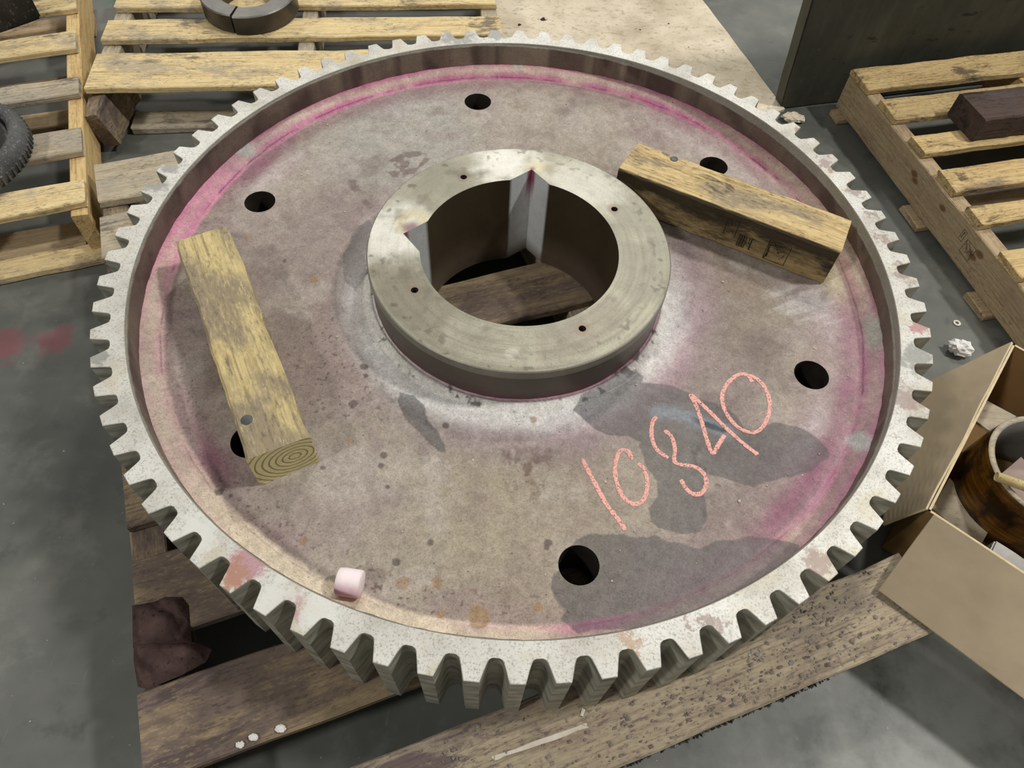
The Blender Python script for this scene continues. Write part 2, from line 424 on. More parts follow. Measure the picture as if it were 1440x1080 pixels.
# gear steels
def vcol_mat(name, rough, metal, grain=0.35, speck=0.4, bumpd=0.0012, wet_rough=None):
    k = NT(name)
    at = k.n('ShaderNodeAttribute', attribute_name='Col')
    p = k.pos()
    f = k.noise(p, 420.0, 3, 0.7)
    m = k.noise(p, 38.0, 5, 0.65)
    col = k.mix(k.math('MULTIPLY', k.fac(f, 0.42, 0.66), grain), at.outputs['Color'], k.mix(1.0, at.outputs['Color'], (0.42, 0.40, 0.38), 'MULTIPLY'))
    col = k.mix(k.math('MULTIPLY', k.fac(m, 0.55, 0.35), 0.22), col, k.mix(1.0, col, (0.6, 0.58, 0.56), 'MULTIPLY'))
    s = k.noise(p, 150.0, 2, 0.5)
    col = k.mix(k.math('MULTIPLY', k.fac(s, 0.70, 0.76), speck), col, lin((52, 40, 38)))
    k.bump(k.math('ADD', f, k.math('MULTIPLY', m, 1.2)), 0.28, bumpd)
    r = rough
    if wet_rough is not None:
        mr = k.n('ShaderNodeMapRange')
        mr.inputs[3].default_value = wet_rough
        mr.inputs[4].default_value = rough
        k.l(at.outputs['Alpha'], mr.inputs[0])
        r = mr.outputs[0]
    return k.done(col, r, metal, spec=0.35)
WEB_M = vcol_mat('stained_cast_web', 0.62, 0.0, grain=0.5, speck=0.55, bumpd=0.002, wet_rough=0.42)
RIMWALL_M = vcol_mat('rough_cast_wall', 0.5, 0.1, grain=0.5, bumpd=0.006)
HUB_M = vcol_mat('machined_hub', 0.42, 0.25, grain=0.18, speck=0.25)

k = NT('machined_steel_face')
p = k.pos()
jit = k.math('MULTIPLY', k.math('SUBTRACT', k.noise(p, 48.0, 5, 0.75), 0.5), 0.11)
base = k.ramp(k.noise(p, 9.0, 5, 0.65), [(0.3, lin((176, 172, 160))), (0.5, lin((208, 206, 197))), (0.72, lin((224, 223, 216)))])
fine = k.noise(p, 330.0, 4, 0.75)
base = k.mix(k.math('MULTIPLY', k.fac(fine, 0.50, 0.64), 0.55), base, lin((120, 114, 102)))
yel = k.noise(p, 14.0, 3)
base = k.mix(k.math('MULTIPLY', k.fac(yel, 0.54, 0.68), 0.35), base, lin((190, 176, 138)))
SPC = dict(pink=(178, 118, 132), rust=(168, 124, 74), white=(222, 222, 214), brown=(150, 128, 120), red=(172, 108, 104), grey=(140, 140, 134))
SPA = dict(pink=0.75, rust=0.55, white=0.75, brown=0.75, red=0.7, grey=0.75)
for x, y, r, c in D['rimspots']:
    base = k.mix(k.math('MULTIPLY', k.spot(p, (x, y, H), r * 0.72, jit), SPA[c]), base, lin(SPC[c]))
scr = k.noise(k.scale(p, (20, 90, 1)), 2.0, 3, 0.6, 2.0)
base = k.mix(k.math('MULTIPLY', k.fac(scr, 0.66, 0.72), 0.4), base, lin((134, 134, 130)))
# flanks (side walls) are duller, oily steel: a real change of finish between the lapped face and the cut flanks
geo = k.n('ShaderNodeNewGeometry')
sz = k.n('ShaderNodeSeparateXYZ')
k.l(geo.outputs['True Normal'], sz.inputs[0])
flank = k.fac(sz.outputs[2], 0.75, 0.3)
fl = k.ramp(k.noise(k.scale(p, (1, 1, 3)), 20.0, 4), [(0.3, lin((112, 108, 94))), (0.55, lin((168, 166, 152))), (0.75, lin((196, 195, 182)))])
col = k.mix(flank, base, fl)
k.bump(fine, 0.2, 0.0008)
FACE_M = k.done(col, k.math('ADD', k.math('MULTIPLY', fine, 0.2), 0.38), 0.18, spec=0.4)

def simple(name, c1, c2, sc=12.0, rough=0.6, metal=0.0, bump=0.3, c3=None, bd=0.002, spec=0.4):
    k = NT(name)
    p = k.offset(k.coord(), 7.0)
    n1 = k.noise(p, sc, 5, 0.65)
    n2 = k.noise(p, sc * 9, 3, 0.6)
    col = k.ramp(n1, [(0.33, lin(c1)), (0.66, lin(c2))])
    if c3 is not None:
        col = k.mix(k.math('MULTIPLY', k.fac(n2, 0.58, 0.68), 0.8), col, lin(c3))
    k.bump(k.math('ADD', n1, k.math('MULTIPLY', n2, 0.4)), bump, bd)
    return k.done(col, rough, metal, spec=spec)
CARD = simple('cardboard', (134, 120, 98), (152, 138, 114), 5.0, 0.85, bump=0.12, spec=0.15)
CARD_IN = simple('cardboard_raw_edge', (198, 180, 146), (216, 198, 164), 60.0, 0.9, bump=0.4, spec=0.1)
CARD_DK = simple('cardboard_brown', (132, 104, 66), (150, 118, 76), 8.0, 0.85, bump=0.12, spec=0.15)
BLACKST = simple('black_scaled_steel', (30, 30, 29), (56, 55, 52), 14.0, 0.45, 0.2, c3=(96, 92, 84), bump=0.5)
RINGST = simple('dark_turned_steel', (58, 54, 48), (92, 86, 76), 8.0, 0.38, 0.5, bump=0.12)
RINGTOP = simple('grey_turned_steel', (104, 102, 98), (134, 131, 124), 10.0, 0.45, 0.4, bump=0.12)
RUBBER = simple('worn_rubber', (60, 60, 60), (90, 90, 88), 22.0, 0.8, c3=(140, 140, 136), bump=0.4)
HOLE = simple('oily_dark_bore', (34, 30, 26), (52, 46, 38), 20.0, 0.6, 0.1)
TISSUE = simple('white_paper', (222, 220, 214), (236, 234, 230), 30.0, 0.9, bump=0.2, spec=0.1)
RAG = simple('soiled_brown_cloth', (64, 50, 48), (92, 74, 70), 16.0, 0.95, c3=(48, 38, 38), bump=0.8, bd=0.004, spec=0.05)
GRIT = simple('metal_grit', (120, 108, 102), (176, 168, 160), 40.0, 0.5, 0.2)
BLKGRIT = simple('black_grit', (26, 26, 25), (60, 60, 58), 60.0, 0.5, 0.1)
TUBE_M = simple('yellowed_tube', (186, 164, 108), (206, 190, 140), 30.0, 0.5, c3=(130, 104, 60), bump=0.15)
PALE = simple('pale_fleck', (200, 190, 170), (222, 214, 200), 30.0, 0.8)
NAIL = simple('dark_nail_head', (70, 72, 74), (96, 98, 100), 60.0, 0.5, 0.4)

k = NT('oily_amber_steel')
p = k.coord()
g = k.noise(k.scale(p, (1, 1, 14)), 9.0, 5, 0.6)
n1 = k.noise(p, 14.0, 4)
col = k.ramp(g, [(0.3, lin((44, 28, 10))), (0.5, lin((104, 70, 22))), (0.72, lin((140, 98, 36)))])
col = k.mix(k.fac(n1, 0.56, 0.40), col, lin((34, 24, 12)))
AMBER = k.done(col, 0.3, 0.25)

k = NT('chalk_stroke')
p = k.pos()
n1 = k.noise(p, 520.0, 2, 0.6)
col = k.ramp(n1, [(0.35, lin((224, 156, 144))), (0.65, lin((244, 192, 180)))])
tr = k.n('ShaderNodeBsdfTransparent')
ms = k.n('ShaderNodeMixShader')
k.l(k.fac(k.noise(p, 360.0, 3, 0.7), 0.36, 0.47), ms.inputs[0])
k.l(tr.outputs[0], ms.inputs[1])
k.done(col, 0.95, spec=0.05)
k.l(k.b.outputs[0], ms.inputs[2])
k.l(ms.outputs[0], k.t.nodes['Material Output'].inputs[0])
CHALK = k.m

k = NT('pink_stained_chalk')
p = k.coord()
sx = k.n('ShaderNodeSeparateXYZ')
k.l(p, sx.inputs[0])
f = k.math('ADD', sx.outputs[1], k.math('MULTIPLY', k.noise(p, 60.0, 4), 0.018))
col = k.mix(k.fac(f, 0.006, -0.014), lin((240, 226, 226)), lin((228, 176, 192)))
ROLL_M = k.done(col, 0.8, spec=0.2)

k = NT('black_scuffed_plate')
p = k.coord()
n1 = k.noise(k.scale(p, (1, 1, 0.4)), 6.0, 6, 0.7)
dr = k.noise(k.scale(p, (22, 22, 2.2)), 2.0, 5, 0.65)
col = k.ramp(n1, [(0.3, lin((46, 47, 40))), (0.55, lin((68, 68, 58))), (0.75, lin((86, 85, 72)))])
col = k.mix(k.math('MULTIPLY', k.fac(dr, 0.55, 0.75), 0.45), col, lin((78, 78, 62)))
sp = k.noise(p, 70.0, 4, 0.7)
col = k.mix(k.math('MULTIPLY', k.fac(sp, 0.68, 0.74), 0.6), col, lin((128, 126, 112)))
dk = k.noise(k.scale(p, (8, 8, 20)), 1.6, 4, 0.6)
col = k.mix(k.math('MULTIPLY', k.fac(dk, 0.62, 0.70), 0.8), col, lin((22, 22, 21)))
k.bump(n1, 0.6, 0.004)
PLATE = k.done(col, 0.55, 0.0, spec=0.35)

# ------------------------------------------------------------------ floor
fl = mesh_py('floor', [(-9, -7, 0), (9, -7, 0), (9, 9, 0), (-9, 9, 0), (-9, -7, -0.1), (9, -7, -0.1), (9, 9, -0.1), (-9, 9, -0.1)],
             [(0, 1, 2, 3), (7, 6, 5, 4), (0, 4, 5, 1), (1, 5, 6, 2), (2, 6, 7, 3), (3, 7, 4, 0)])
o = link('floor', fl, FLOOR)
o['kind'] = 'structure'

# thin worn sheet lying on the floor behind the gear
def slab(name, outline, z0, z1, mat, jag=0.0):
    n = len(outline)
    V = [(x, y, z0) for x, y in outline] + [(x, y, z1) for x, y in outline]
    F = [tuple(range(n))[::-1], tuple(range(n, 2 * n))] + [(i, (i + 1) % n, n + (i + 1) % n, n + i) for i in range(n)]
    me = recalc(mesh_py(name, V, F))
    return link(name, me, mat)
ol = []
cor = [(0.687, 0.968), (0.470, 1.545), (0.30, 2.0), (-0.34, 1.95), (-0.105, 0.99), (-0.10, 0.80), (0.45, 0.80)]
for i in range(len(cor)):
    a, b = np.array(cor[i]), np.array(cor[(i + 1) % len(cor)])
    for t in np.linspace(0, 1, 9)[:-1]:
        ol.append(tuple(a + (b - a) * t + rng.normal(0, 0.0016, 2)))
o = slab('worn_floor_sheet', ol, 0.0005, 0.008, TAN)
tag(o, 'flat tan worn rough sheet on the floor behind the gear, dark specks', 'sheet')

# ------------------------------------------------------------------ boards
def board_mesh(name, L, W, T, seg=14, jag=0.0015, ch=0.0025, ends=0.003, seed=None):
    r = np.random.default_rng(seed if seed is not None else int(rng.integers(1 << 30)))
    V, F = [], []
    hw, ht = W / 2, T / 2
    sec = [(-hw, -ht + ch), (-hw + ch, -ht), (hw - ch, -ht), (hw, -ht + ch), (hw, ht - ch), (hw - ch, ht), (-hw + ch, ht), (-hw, ht - ch)]
    for i in range(seg + 1):
        x = -L / 2 + L * i / seg
        jl, jr, jt = r.normal(0, jag), r.normal(0, jag), r.normal(0, jag * 0.25)
        for (y, z) in sec:
            xx = x
            if i in (0, seg):
                xx = x + (1 if i == 0 else -1) * abs(r.normal(0, ends))
            V.append((xx, y + (jl if y < 0 else jr), z + (jt if z > 0 else 0)))
    for i in range(seg):
        for j in range(8):
            a = i * 8 + j
            b = i * 8 + (j + 1) % 8
            F.append((a, b, b + 8, a + 8))
    F.append(tuple(range(8)))
    F.append(tuple(seg * 8 + j for j in range(8))[::-1])
    return recalc(mesh_py(name, V, F))

def pallet(label, origin, udir, vdir, boards, stringers, bottoms, mats, zt, zs, bt=0.018, group='wooden pallets'):
    """origin: corner on the ground; u along the deck boards, v across. Parts parented to an Empty."""
    root = thing('wooden_pallet', label, 'pallet', (origin[0], origin[1], 0), 0.0, group)
    ang_u = math.atan2(udir[1], udir[0])
    ang_v = math.atan2(vdir[1], vdir[0])
    def put(name, u0, u1, v0, v1, z0, z1, along, mat, tilt=(0, 0), **kw):
        L, W = (u1 - u0, v1 - v0) if along == 'u' else (v1 - v0, u1 - u0)
        me = board_mesh(name, L, W, z1 - z0, **kw)
        uc, vc = (u0 + u1) / 2, (v0 + v1) / 2
        loc = (udir[0] * uc + vdir[0] * vc, udir[1] * uc + vdir[1] * vc, (z0 + z1) / 2)
        return link(name, me, mat, root, loc, (tilt[0], tilt[1], ang_u if along == 'u' else ang_v))
    for b in boards:
        v0, v1, u0, u1 = b[:4]
        m = b[4] if len(b) > 4 else mats[0]
        put('deck_board', u0, u1, v0, v1, zt - bt, zt, 'u', m)
    for s in stringers:
        u0, u1, v0, v1 = s[:4]
        m = s[4] if len(s) > 4 else mats[1]
        put('stringer', u0, u1, v0, v1, zs, zt - bt - 0.0006, 'v', m, jag=0.0008)
    for b in bottoms:
        v0, v1, u0, u1 = b[:4]
        m = b[4] if len(b) > 4 else mats[2]
        put('bottom_board', u0, u1, v0, v1, 0.001, zs - 0.0006, 'u', m)
    return root, put

# main pallet under the gear
mo, mu, mv = (-0.975, 0.328), (0.9018, 0.4321), (0.4321, -0.9018)
bz = [(0.0, 0.127, 0, 1.171, W_GREY), (0.172, 0.298, 0, 1.17, W_GREY), (0.385, 0.510, 0.003, 1.168), (0.580, 0.708, 0, 1.171), (0.785, 0.911, 0.004, 1.172),
      (0.971, 1.101, 0.007, 1.17), (1.169, 1.293, 0.0, 1.168), (1.364, 1.488, -0.004, 1.171, W_FRONT)]
main_p, main_put = pallet('large soiled wooden pallet carrying the big gear', mo, mu, mv, bz,
    [(0.002, 0.056, 0.004, 1.484, W_DIRTY), (0.860, 0.912, 0.004, 1.484, W_GREY), (0.990, 1.036, 0.004, 1.484)],
    [(0.0, 0.12, 0, 1.17), (0.68, 0.80, 0, 1.17), (1.36, 1.46, 0, 1.17)], (W_DIRTY, W_DIRTY, W_DIRTY), 0.1395, 0.02, 0.02)

# left pallet
ao, au, av = (-1.272, 0.924), (-0.9092, -0.4163), (0.4163, -0.9092)
A_p, A_put = pallet('bright pine pallet at left carrying a wheel and a black steel block', ao, au, av,
    [(-0.275, -0.195, 0.002, 1.0), (-0.073, -0.003, 0.0, 1.0), (0.105, 0.185, 0.004, 1.0), (0.315, 0.384, 0.002, 1.0, W_GREY), (0.520, 0.608, 0.0, 1.0, W_GREY), (0.706, 0.783, -0.002, 1.0)],
    [(0.002, 0.036, -0.28, 0.800, W_SIDE), (0.48, 0.516, -0.28, 0.80), (0.96, 0.996, -0.28, 0.80)],
    [(-0.2, -0.10, 0.0, 1.0), (0.10, 0.165, 0.045, 1.0), (0.250, 0.315, 0.045, 1.0), (0.690, 0.772, 0.045, 1.0), (0.774, 0.83, 0.0, 1.0, W_NEW)], (W_NEW, W_NEW, W_STRINGER), 0.14, 0.02, 0.017)

# back pallet
bo, bu, bv = (-1.1728, 0.8852), (0.98293, 0.18395), (0.18395, -0.98293)
B_p, B_put = pallet('pine pallet behind the gear carrying the dark split ring', bo, bu, bv,
    [(-0.40, -0.32, 0.0, 1.05), (-0.27, -0.19, 0.0, 1.05), (-0.150, -0.060, 0.003, 1.048), (0.0, 0.092, 0.0, 1.051), (0.153, 0.301, 0.006, 1.05)],
    [(0.002, 0.046, -0.4, 0.20), (0.503, 0.545, -0.4, 0.295), (1.0, 1.046, -0.4, 0.295)],
    [(-0.40, -0.30, 0, 1.05, W_GREY), (0.225, 0.298, 0.07, 1.05, W_GREY)], (W_NEW, W_GREY, W_GREY), 0.14, 0.02, 0.017)
# splintered front end of its left stringer, knocked askew
me = board_mesh('stringer', 0.20, 0.046, 0.096, seg=10, jag=0.003, ends=0.008)
link('stringer', me, W_DIRTY, B_p, (bu[0] * 0.040 + bv[0] * 0.275, bu[1] * 0.040 + bv[1] * 0.275, 0.070), (0.22, 0.05, math.atan2(bv[1], bv[0]) - 0.10))

# right pallet
co, cu, cv = (0.8276, 0.9899), (0.9489, 0.3156), (0.3156, -0.9489)
C_p, C_put = pallet('scuffed pine pallet at right with stamped side rail and dark timber on it', co, cu, cv,
    [(0.004, 0.095, -0.006, 1.0), (0.141, 0.226, 0.004, 1.0), (0.291, 0.357, 0.006, 1.0), (0.416, 0.494, 0.006, 1.0), (0.545, 0.606, 0.003, 1.0), (0.686, 0.768, -0.004, 1.0), (0.84, 0.93, 0, 1.0)],
    [(0.0, 0.040, 0.0, 0.93, W_STRINGER), (0.47, 0.508, 0.0, 0.93, W_SIDE), (0.96, 1.0, 0.0, 0.93)],
    [(0.008, 0.06, -0.020, 1.0), (0.405, 0.489, -0.022, 1.0), (0.700, 0.776, -0.022, 1.0), (0.86, 0.93, -0.01, 1.0)], (W_RIGHT, W_STRINGER, W_STRINGER), 0.135, 0.018, 0.018)
# faint ink stamp on the rail, drawn as thin strokes of its own
def strokes_mesh(name, lines, w, mapper):
    V, F = [], []
    for (x0, y0, x1, y1) in lines:
        dx, dy = x1 - x0, y1 - y0
        L = math.hypot(dx, dy)
        nx, ny = -dy / L * w / 2, dx / L * w / 2
        b = len(V)
        for q in ((x0 - nx, y0 - ny), (x1 - nx, y1 - ny), (x1 + nx, y1 + ny), (x0 + nx, y0 + ny)):
            V.append(mapper(*q))
        F.append((b, b + 1, b + 2, b + 3))
    return mesh_py(name, V, F)
INK = simple('faded_ink', (74, 56, 44), (98, 76, 58), 90.0, 0.9)

def glyph(ch, x, y, w, h):
    seg = {'0': 'abcdef', '4': 'fgbc', '-': 'g', '8': 'abcdefg', '1': 'bc', 'E': 'adefg', 'H': 'bcefg'}[ch]
    L = dict(a=(0, 1, 1, 1), b=(1, .5, 1, 1), c=(1, 0, 1, .5), d=(0, 0, 1, 0), e=(0, 0, 0, .5), f=(0, .5, 0, 1), g=(0, .5, 1, .5))
    return [(x + L[q][0] * w, y + L[q][1] * h, x + L[q][2] * w, y + L[q][3] * h) for q in seg]
def box_lines(x0, y0, x1, y1):
    return [(x0, y0, x1, y0), (x1, y0, x1, y1), (x1, y1, x0, y1), (x0, y1, x0, y0)]
rs = np.random.default_rng(12)
def scribble(x0, y0, x1, y1, n):
    return [(x0 + (x1 - x0) * rs.random(), y0 + (y1 - y0) * rs.random(), x0 + (x1 - x0) * rs.random(), y0 + (y1 - y0) * rs.random()) for _ in range(n)]
(sa, sb, sc_, sd_) = D['railstamp']
def rail_map(v_, z_):
    q = (cu[0] * -0.0012 + cv[0] * v_, cu[1] * -0.0012 + cv[1] * v_)
    return (q[0], q[1], z_)
L_ = box_lines(sa[0], sa[1], sb[0], sb[1]) + scribble(sa[0] + .004, sa[1] + .003, sb[0] - .004, sb[1] - .003, 7)
L_ += box_lines(sc_[0], sc_[1], sd_[0], sd_[1]) + scribble(sc_[0], sc_[1], sd_[0], sd_[1], 9)
link('ink_stamp', strokes_mesh('ink_stamp', L_, 0.0011, rail_map), INK, C_p)['kind'] = 'stuff'

# ------------------------------------------------------------------ the gear
K = D['const']
RI, RH, ZH, RB, ZW, ZB = K['ri'], K['rh'], K['zh'], K['rb'], K['zw'], K['zb']
NT_ = 78
TIP0 = D['tip']
RR = 0.9575 * S                     # root radius
gear = thing('spur_gear', 'huge steel spur gear with pink stained web lying flat on the soiled pallet', 'gear', (0, 0, H + ZB))
G0 = -ZB                            # gear-local height of the upper plane above the empty
holes = D['holes']
HR = 0.0295

def cdt_plate(inner, outer, holes, spacing, keep, zfun):
    """triangulated plate between two loops with round or free holes; loops are lists of (x, y)"""
    pts, edges = [], []
    def loop(P):
        b = len(pts)
        pts.extend(Vector(q) for q in P)
        for i in range(len(P)):
            edges.append((b + i, b + (i + 1) % len(P)))
    loop(outer)
    loop(inner)
    for hl in holes:
        loop(hl)
    R = max(math.hypot(*q) for q in outer)
    h = spacing * 0.866
    nj = int(R / h) + 1
    ni = int(R / spacing) + 1
    I, J = np.meshgrid(np.arange(-ni, ni + 1), np.arange(-nj, nj + 1))
    X = (I * spacing + (J % 2) * spacing / 2).ravel()
    Y = (J * h).ravel()
    kp = keep(X, Y, spacing * 0.6)
    for x, y in zip(X[kp], Y[kp]):
        pts.append(Vector((x, y)))
    res = delaunay_2d_cdt(pts, edges, [], 0, 1e-7)
    V = np.array([(v.x, v.y) for v in res[0]])
    F = np.array(res[2])
    c = V[F].mean(1)
    ok = keep(c[:, 0], c[:, 1], 0.0)
    F = F[ok]
    Z = zfun(V[:, 0], V[:, 1])
    return np.column_stack([V, Z]), F

def circ(cx, cy, r, n, a0=0.0):
    return [(cx + r * math.cos(a0 + 2 * PI * i / n), cy + r * math.sin(a0 + 2 * PI * i / n)) for i in range(n)]

def fast_mesh(name, V, F, smooth=True):
    me = bpy.data.meshes.new(name)
    me.vertices.add(len(V))
    me.vertices.foreach_set('co', np.asarray(V, np.float32).ravel())
    me.loops.add(len(F) * 3)
    me.loops.foreach_set('vertex_index', np.asarray(F, np.int32).ravel())
    me.polygons.add(len(F))
    me.polygons.foreach_set('loop_start', np.arange(0, len(F) * 3, 3, dtype=np.int32))
    me.update(calc_edges=True)
    me.validate()
    if smooth:
        me.shade_smooth()
    return me

# ---- web plate
R_IN, R_OUT = 0.362 * S, 0.9245 * S
def web_z(x, y):
    r = np.hypot(x, y) / S
    th = np.arctan2(y, x)
    wob = 0.0025 * np.sin(th * 9 + 1.3) + 0.003 * (fbm(np.cos(th) * 3, np.sin(th) * 3, 3.0, 40) - 0.5)
    t = np.clip((r - (0.874 + wob)) / 0.050, 0, 1)
    z = ZW / S + 0.023 * (t ** 1.35) + 0.004 * np.sin(np.clip(t, 0, 1) * PI)
    t2 = np.clip(((0.396 + wob) - r) / 0.030, 0, 1)
    z += 0.016 * t2 ** 0.8
    z -= 0.0028 * np.exp(-((r - 0.3725 - wob) / 0.0022) ** 2)
    z += 0.0012 * (fbm(x, y, 9.0, 50) - 0.5)
    z += 0.0022 * t * (fbm(x, y, 60.0, 55) - 0.5) + 0.002 * t2 * (fbm(x, y, 70.0, 56) - 0.5)
    return z * S
def web_keep(x, y, m):
    r = np.hypot(x, y)
    k = (r > R_IN + m) & (r < R_OUT - m)
    for hx, hy in holes:
        k &= np.hypot(x - hx, y - hy) > HR + m
    return k
VW, FW = cdt_plate(circ(0, 0, R_IN, 420), circ(0, 0, R_OUT, 1000), [circ(hx, hy, HR, 48) for hx, hy in holes], 0.0021, web_keep, web_z)
x, y = VW[:, 0], VW[:, 1]
r = np.hypot(x, y) / S
th = np.degrees(np.arctan2(y, x))
n_a = fbm(x, y, 5.0, 1)
n_b = fbm(x, y, 11.0, 10)
n_c = fbm(x, y, 26.0, 20)
n_d = fbm(x, y, 90.0, 30, 3)
c = np.tile(linN((164, 151, 142)), (len(x), 1))
c = mixc(c, linN((166, 156, 140)), sstep(0.45, 0.62, n_a) * 0.9)
c = mixc(c, linN((150, 134, 130)), sstep(0.52, 0.66, n_b) * 0.7)
# greenish grey clean area upper left, tan area lower middle, dark grainy rust right
def blob(px, py, rad, soft=0.5):
    return sstep(rad * (1 + soft), rad * (1 - soft), np.hypot(x - px, y - py) + (n_c - 0.5) * 0.06)
c = mixc(c, linN((172, 170, 160)), blob(-0.27, 0.36, 0.17) * 0.75)
c = mixc(c, linN((172, 162, 148)), blob(0.0, 0.52, 0.14) * 0.5)
c = mixc(c, linN((164, 152, 128)), blob(0.06, -0.46, 0.15) * 0.55)
c = mixc(c, linN((158, 148, 122)), blob(0.40, -0.02, 0.08) * 0.7)
c = mixc(c, linN((134, 126, 122)), blob(0.31, 0.0, 0.07) * 0.7)
c = mixc(c, linN((150, 124, 98)), blob(0.36, 0.05, 0.07) * 0.5)
c = mixc(c, linN((150, 132, 124)), blob(-0.30, -0.16, 0.12) * 0.6)
c = mixc(c, linN((138, 122, 110)), sstep(0.54, 0.84, fbm(x, y, 24.0, 60)) * 0.5)
c = mixc(c, linN((180, 170, 160)), sstep(0.60, 0.74, fbm(x, y, 15.0, 70)) * 0.5)
c = mixc(c, linN((134, 120, 112)), np.exp(-((r - 0.56) / 0.14) ** 4) * band(th, [(-50, 0), (-30, .45), (0, .7), (30, .7), (50, .35), (75, .15), (110, .1), (150, .25), (180, .6), (-160, .75), (-140, .4), (-115, 0)]) * (0.4 + 0.9 * n_a))
c = mixc(c, linN((116, 100, 94)), sstep(0.56, 0.72, fbm(x, y, 8.0, 260)) * 0.45)
c = mixc(c, linN((188, 180, 168)), sstep(0.58, 0.74, fbm(x, y, 9.0, 270)) * 0.4)
# grainy rust dots to the right of the left timber
rust = sstep(0.80, 0.88, vnoise(x, y, 210.0, 31)) * blob(-0.235, -0.20, 0.13)
c = mixc(c, linN((92, 66, 56)), rust * 0.8)
rust2 = sstep(0.80, 0.88, vnoise(x, y, 230.0, 33)) * sstep(0.76, 0.86, r) * band(th, [(-180, .6), (-150, .6), (-120, 1), (-95, .9), (-70, .3), (0, .1), (90, .1), (150, .5)])
c = mixc(c, linN((82, 58, 52)), rust2 * 0.75)
patch = sstep(0.56, 0.68, fbm(x, y, 55.0, 36)) * (blob(0.045, -0.36, 0.05) + blob(0.33, -0.33, 0.03))
c = mixc(c, linN((104, 84, 62)), np.clip(patch, 0, 1) * 0.7)

# developer haze around the hub
hz = np.exp(-(np.abs(r - 0.412) / 0.045) ** 2.6) * band(th, [(-180, .30), (-165, .55), (-140, .7), (-110, .95), (-85, 1), (-62, .9), (-45, .55), (-30, .85), (-10, .6), (10, .3), (40, .05), (90, .03), (150, .1)])
hz = np.clip(hz * (0.60 + 1.15 * n_b), 0, 1)
hzc = np.array(linN((250, 249, 244)))
c = mixc(c, hzc, hz * 0.95)
pk = np.exp(-((r - 0.46) / 0.045) ** 2) * band(th, [(-120, 0), (-95, .5), (-70, .6), (-50, .5), (-30, .75), (-8, .7), (15, .4), (30, .1), (60, 0), (180, .12), (-150, .1)])
c = mixc(c, linN((186, 152, 162)), np.clip(pk * (0.4 + 1.1 * n_c), 0, 1) * 0.75)
c = mixc(c, linN((156, 142, 148)), np.exp(-((r - 0.49) / 0.04) ** 2) * band(th, [(-140, 0), (-110, .5), (-70, .5), (-50, 0), (0, .4), (25, .3), (40, 0)]) * 0.7)
# weld bead of the hub
bead = sstep(0.399, 0.390, r)
c = mixc(c, linN((238, 236, 228)), bead * band(th, [(-180, .6), (-140, .85), (-100, .8), (-60, .6), (-40, .3), (0, .6), (40, .3), (90, .1), (140, .2)]) * (0.4 + 0.8 * n_c))
c = mixc(c, linN((160, 92, 122)), np.exp(-((r - 0.369) / 0.006) ** 2) * band(th, [(-150, 0), (-120, .5), (-80, .9), (-40, .9), (0, .7), (40, .2), (90, 0)]) * 0.9)
c = mixc(c, linN((44, 34, 34)), np.exp(-((r - 0.3735 - 0.002 * (n_c - .5)) / 0.0016) ** 2) * 0.75)
c = mixc(c, linN((60, 52, 48)), sstep(0.60, 0.68, fbm(x, y, 48.0, 80)) * bead * 0.8)

# rim fillet: penetrant dye and developer
fz = sstep(0.868, 0.880, r + (n_c - .5) * 0.012)
tf = np.clip((r - 0.874) / 0.050, 0, 1)
pinkF = band(th, [(-180, .8), (-165, .35), (-150, .2), (-140, .15), (-125, .05), (-100, .05), (-82, .35), (-75, .9), (-68, .35), (-52, .3), (-42, .7), (-33, 1), (-26, .6), (-20, .8), (-14, .6), (-9, .9), (-4, .4), (2, .6), (9, .5), (18, .3), (30, .5), (38, .7), (50, .9), (65, .95), (84, .85), (100, .9), (114, .95), (126, .95), (140, .9), (150, .8), (155, .4), (160, .8), (168, 1), (178, 1)])
creamF = band(th, [(-180, .7), (-165, .6), (-150, .4), (-138, .5), (-125, .9), (-110, .95), (-95, .9), (-82, .6), (-72, .15), (-58, .3), (-50, .7), (-42, .8), (-34, .2), (-22, .4), (-16, .9), (-9, .3), (0, .6), (8, .95), (18, .8), (30, .9), (40, .7), (55, .6), (70, .75), (92, 1), (110, .8), (125, .85), (140, .8), (152, .5), (160, .5), (170, .6)])
c = mixc(c, linN((236, 222, 194)), np.clip(fz * creamF * (0.45 + 1.0 * n_b), 0, 1))
pkf = np.clip(fz * pinkF * (1.2 - 1.0 * np.exp(-((tf - 0.58 + (n_b - .5) * .5) / 0.28) ** 2)) * (0.45 + 1.0 * n_c), 0, 1)
c = mixc(c, linN((208, 128, 162)), pkf)
hot = fz * band(th, [(155, 0), (160, .7), (168, 1), (176, 1), (-176, .5), (-170, 0)])
c = mixc(c, linN((238, 158, 188)), np.clip(hot * (0.2 + n_b), 0, 1) * 0.8)
# wide magenta wash on the web next to the rim
wash = sstep(0.80, 0.88, r + (n_b - .5) * 0.10) * (1 - 0.4 * fz)
wv = band(th, [(-180, .3), (-165, .2), (-152, .35), (-142, .5), (-134, .4), (-120, .12), (-100, .1), (-84, .15), (-70, .3), (-52, .5), (-42, 1), (-32, 1), (-20, .9), (-8, 1), (0, .9), (4, .5), (10, .15), (20, .2), (30, .6), (40, .7), (55, .5), (75, .5), (95, .35), (115, .45), (135, .4), (150, .7), (155, 1), (160, .8), (166, .4)])
c = mixc(c, linN((164, 108, 130)), np.clip(wash * wv * (0.25 + 1.0 * n_c), 0, 1) * 0.75)
wide = sstep(0.70, 0.84, r + (n_a - .5) * 0.12) * band(th, [(-70, 0), (-50, .4), (-35, .7), (-12, .7), (0, .6), (6, .2), (10, 0), (145, 0), (155, .5), (163, 0)])
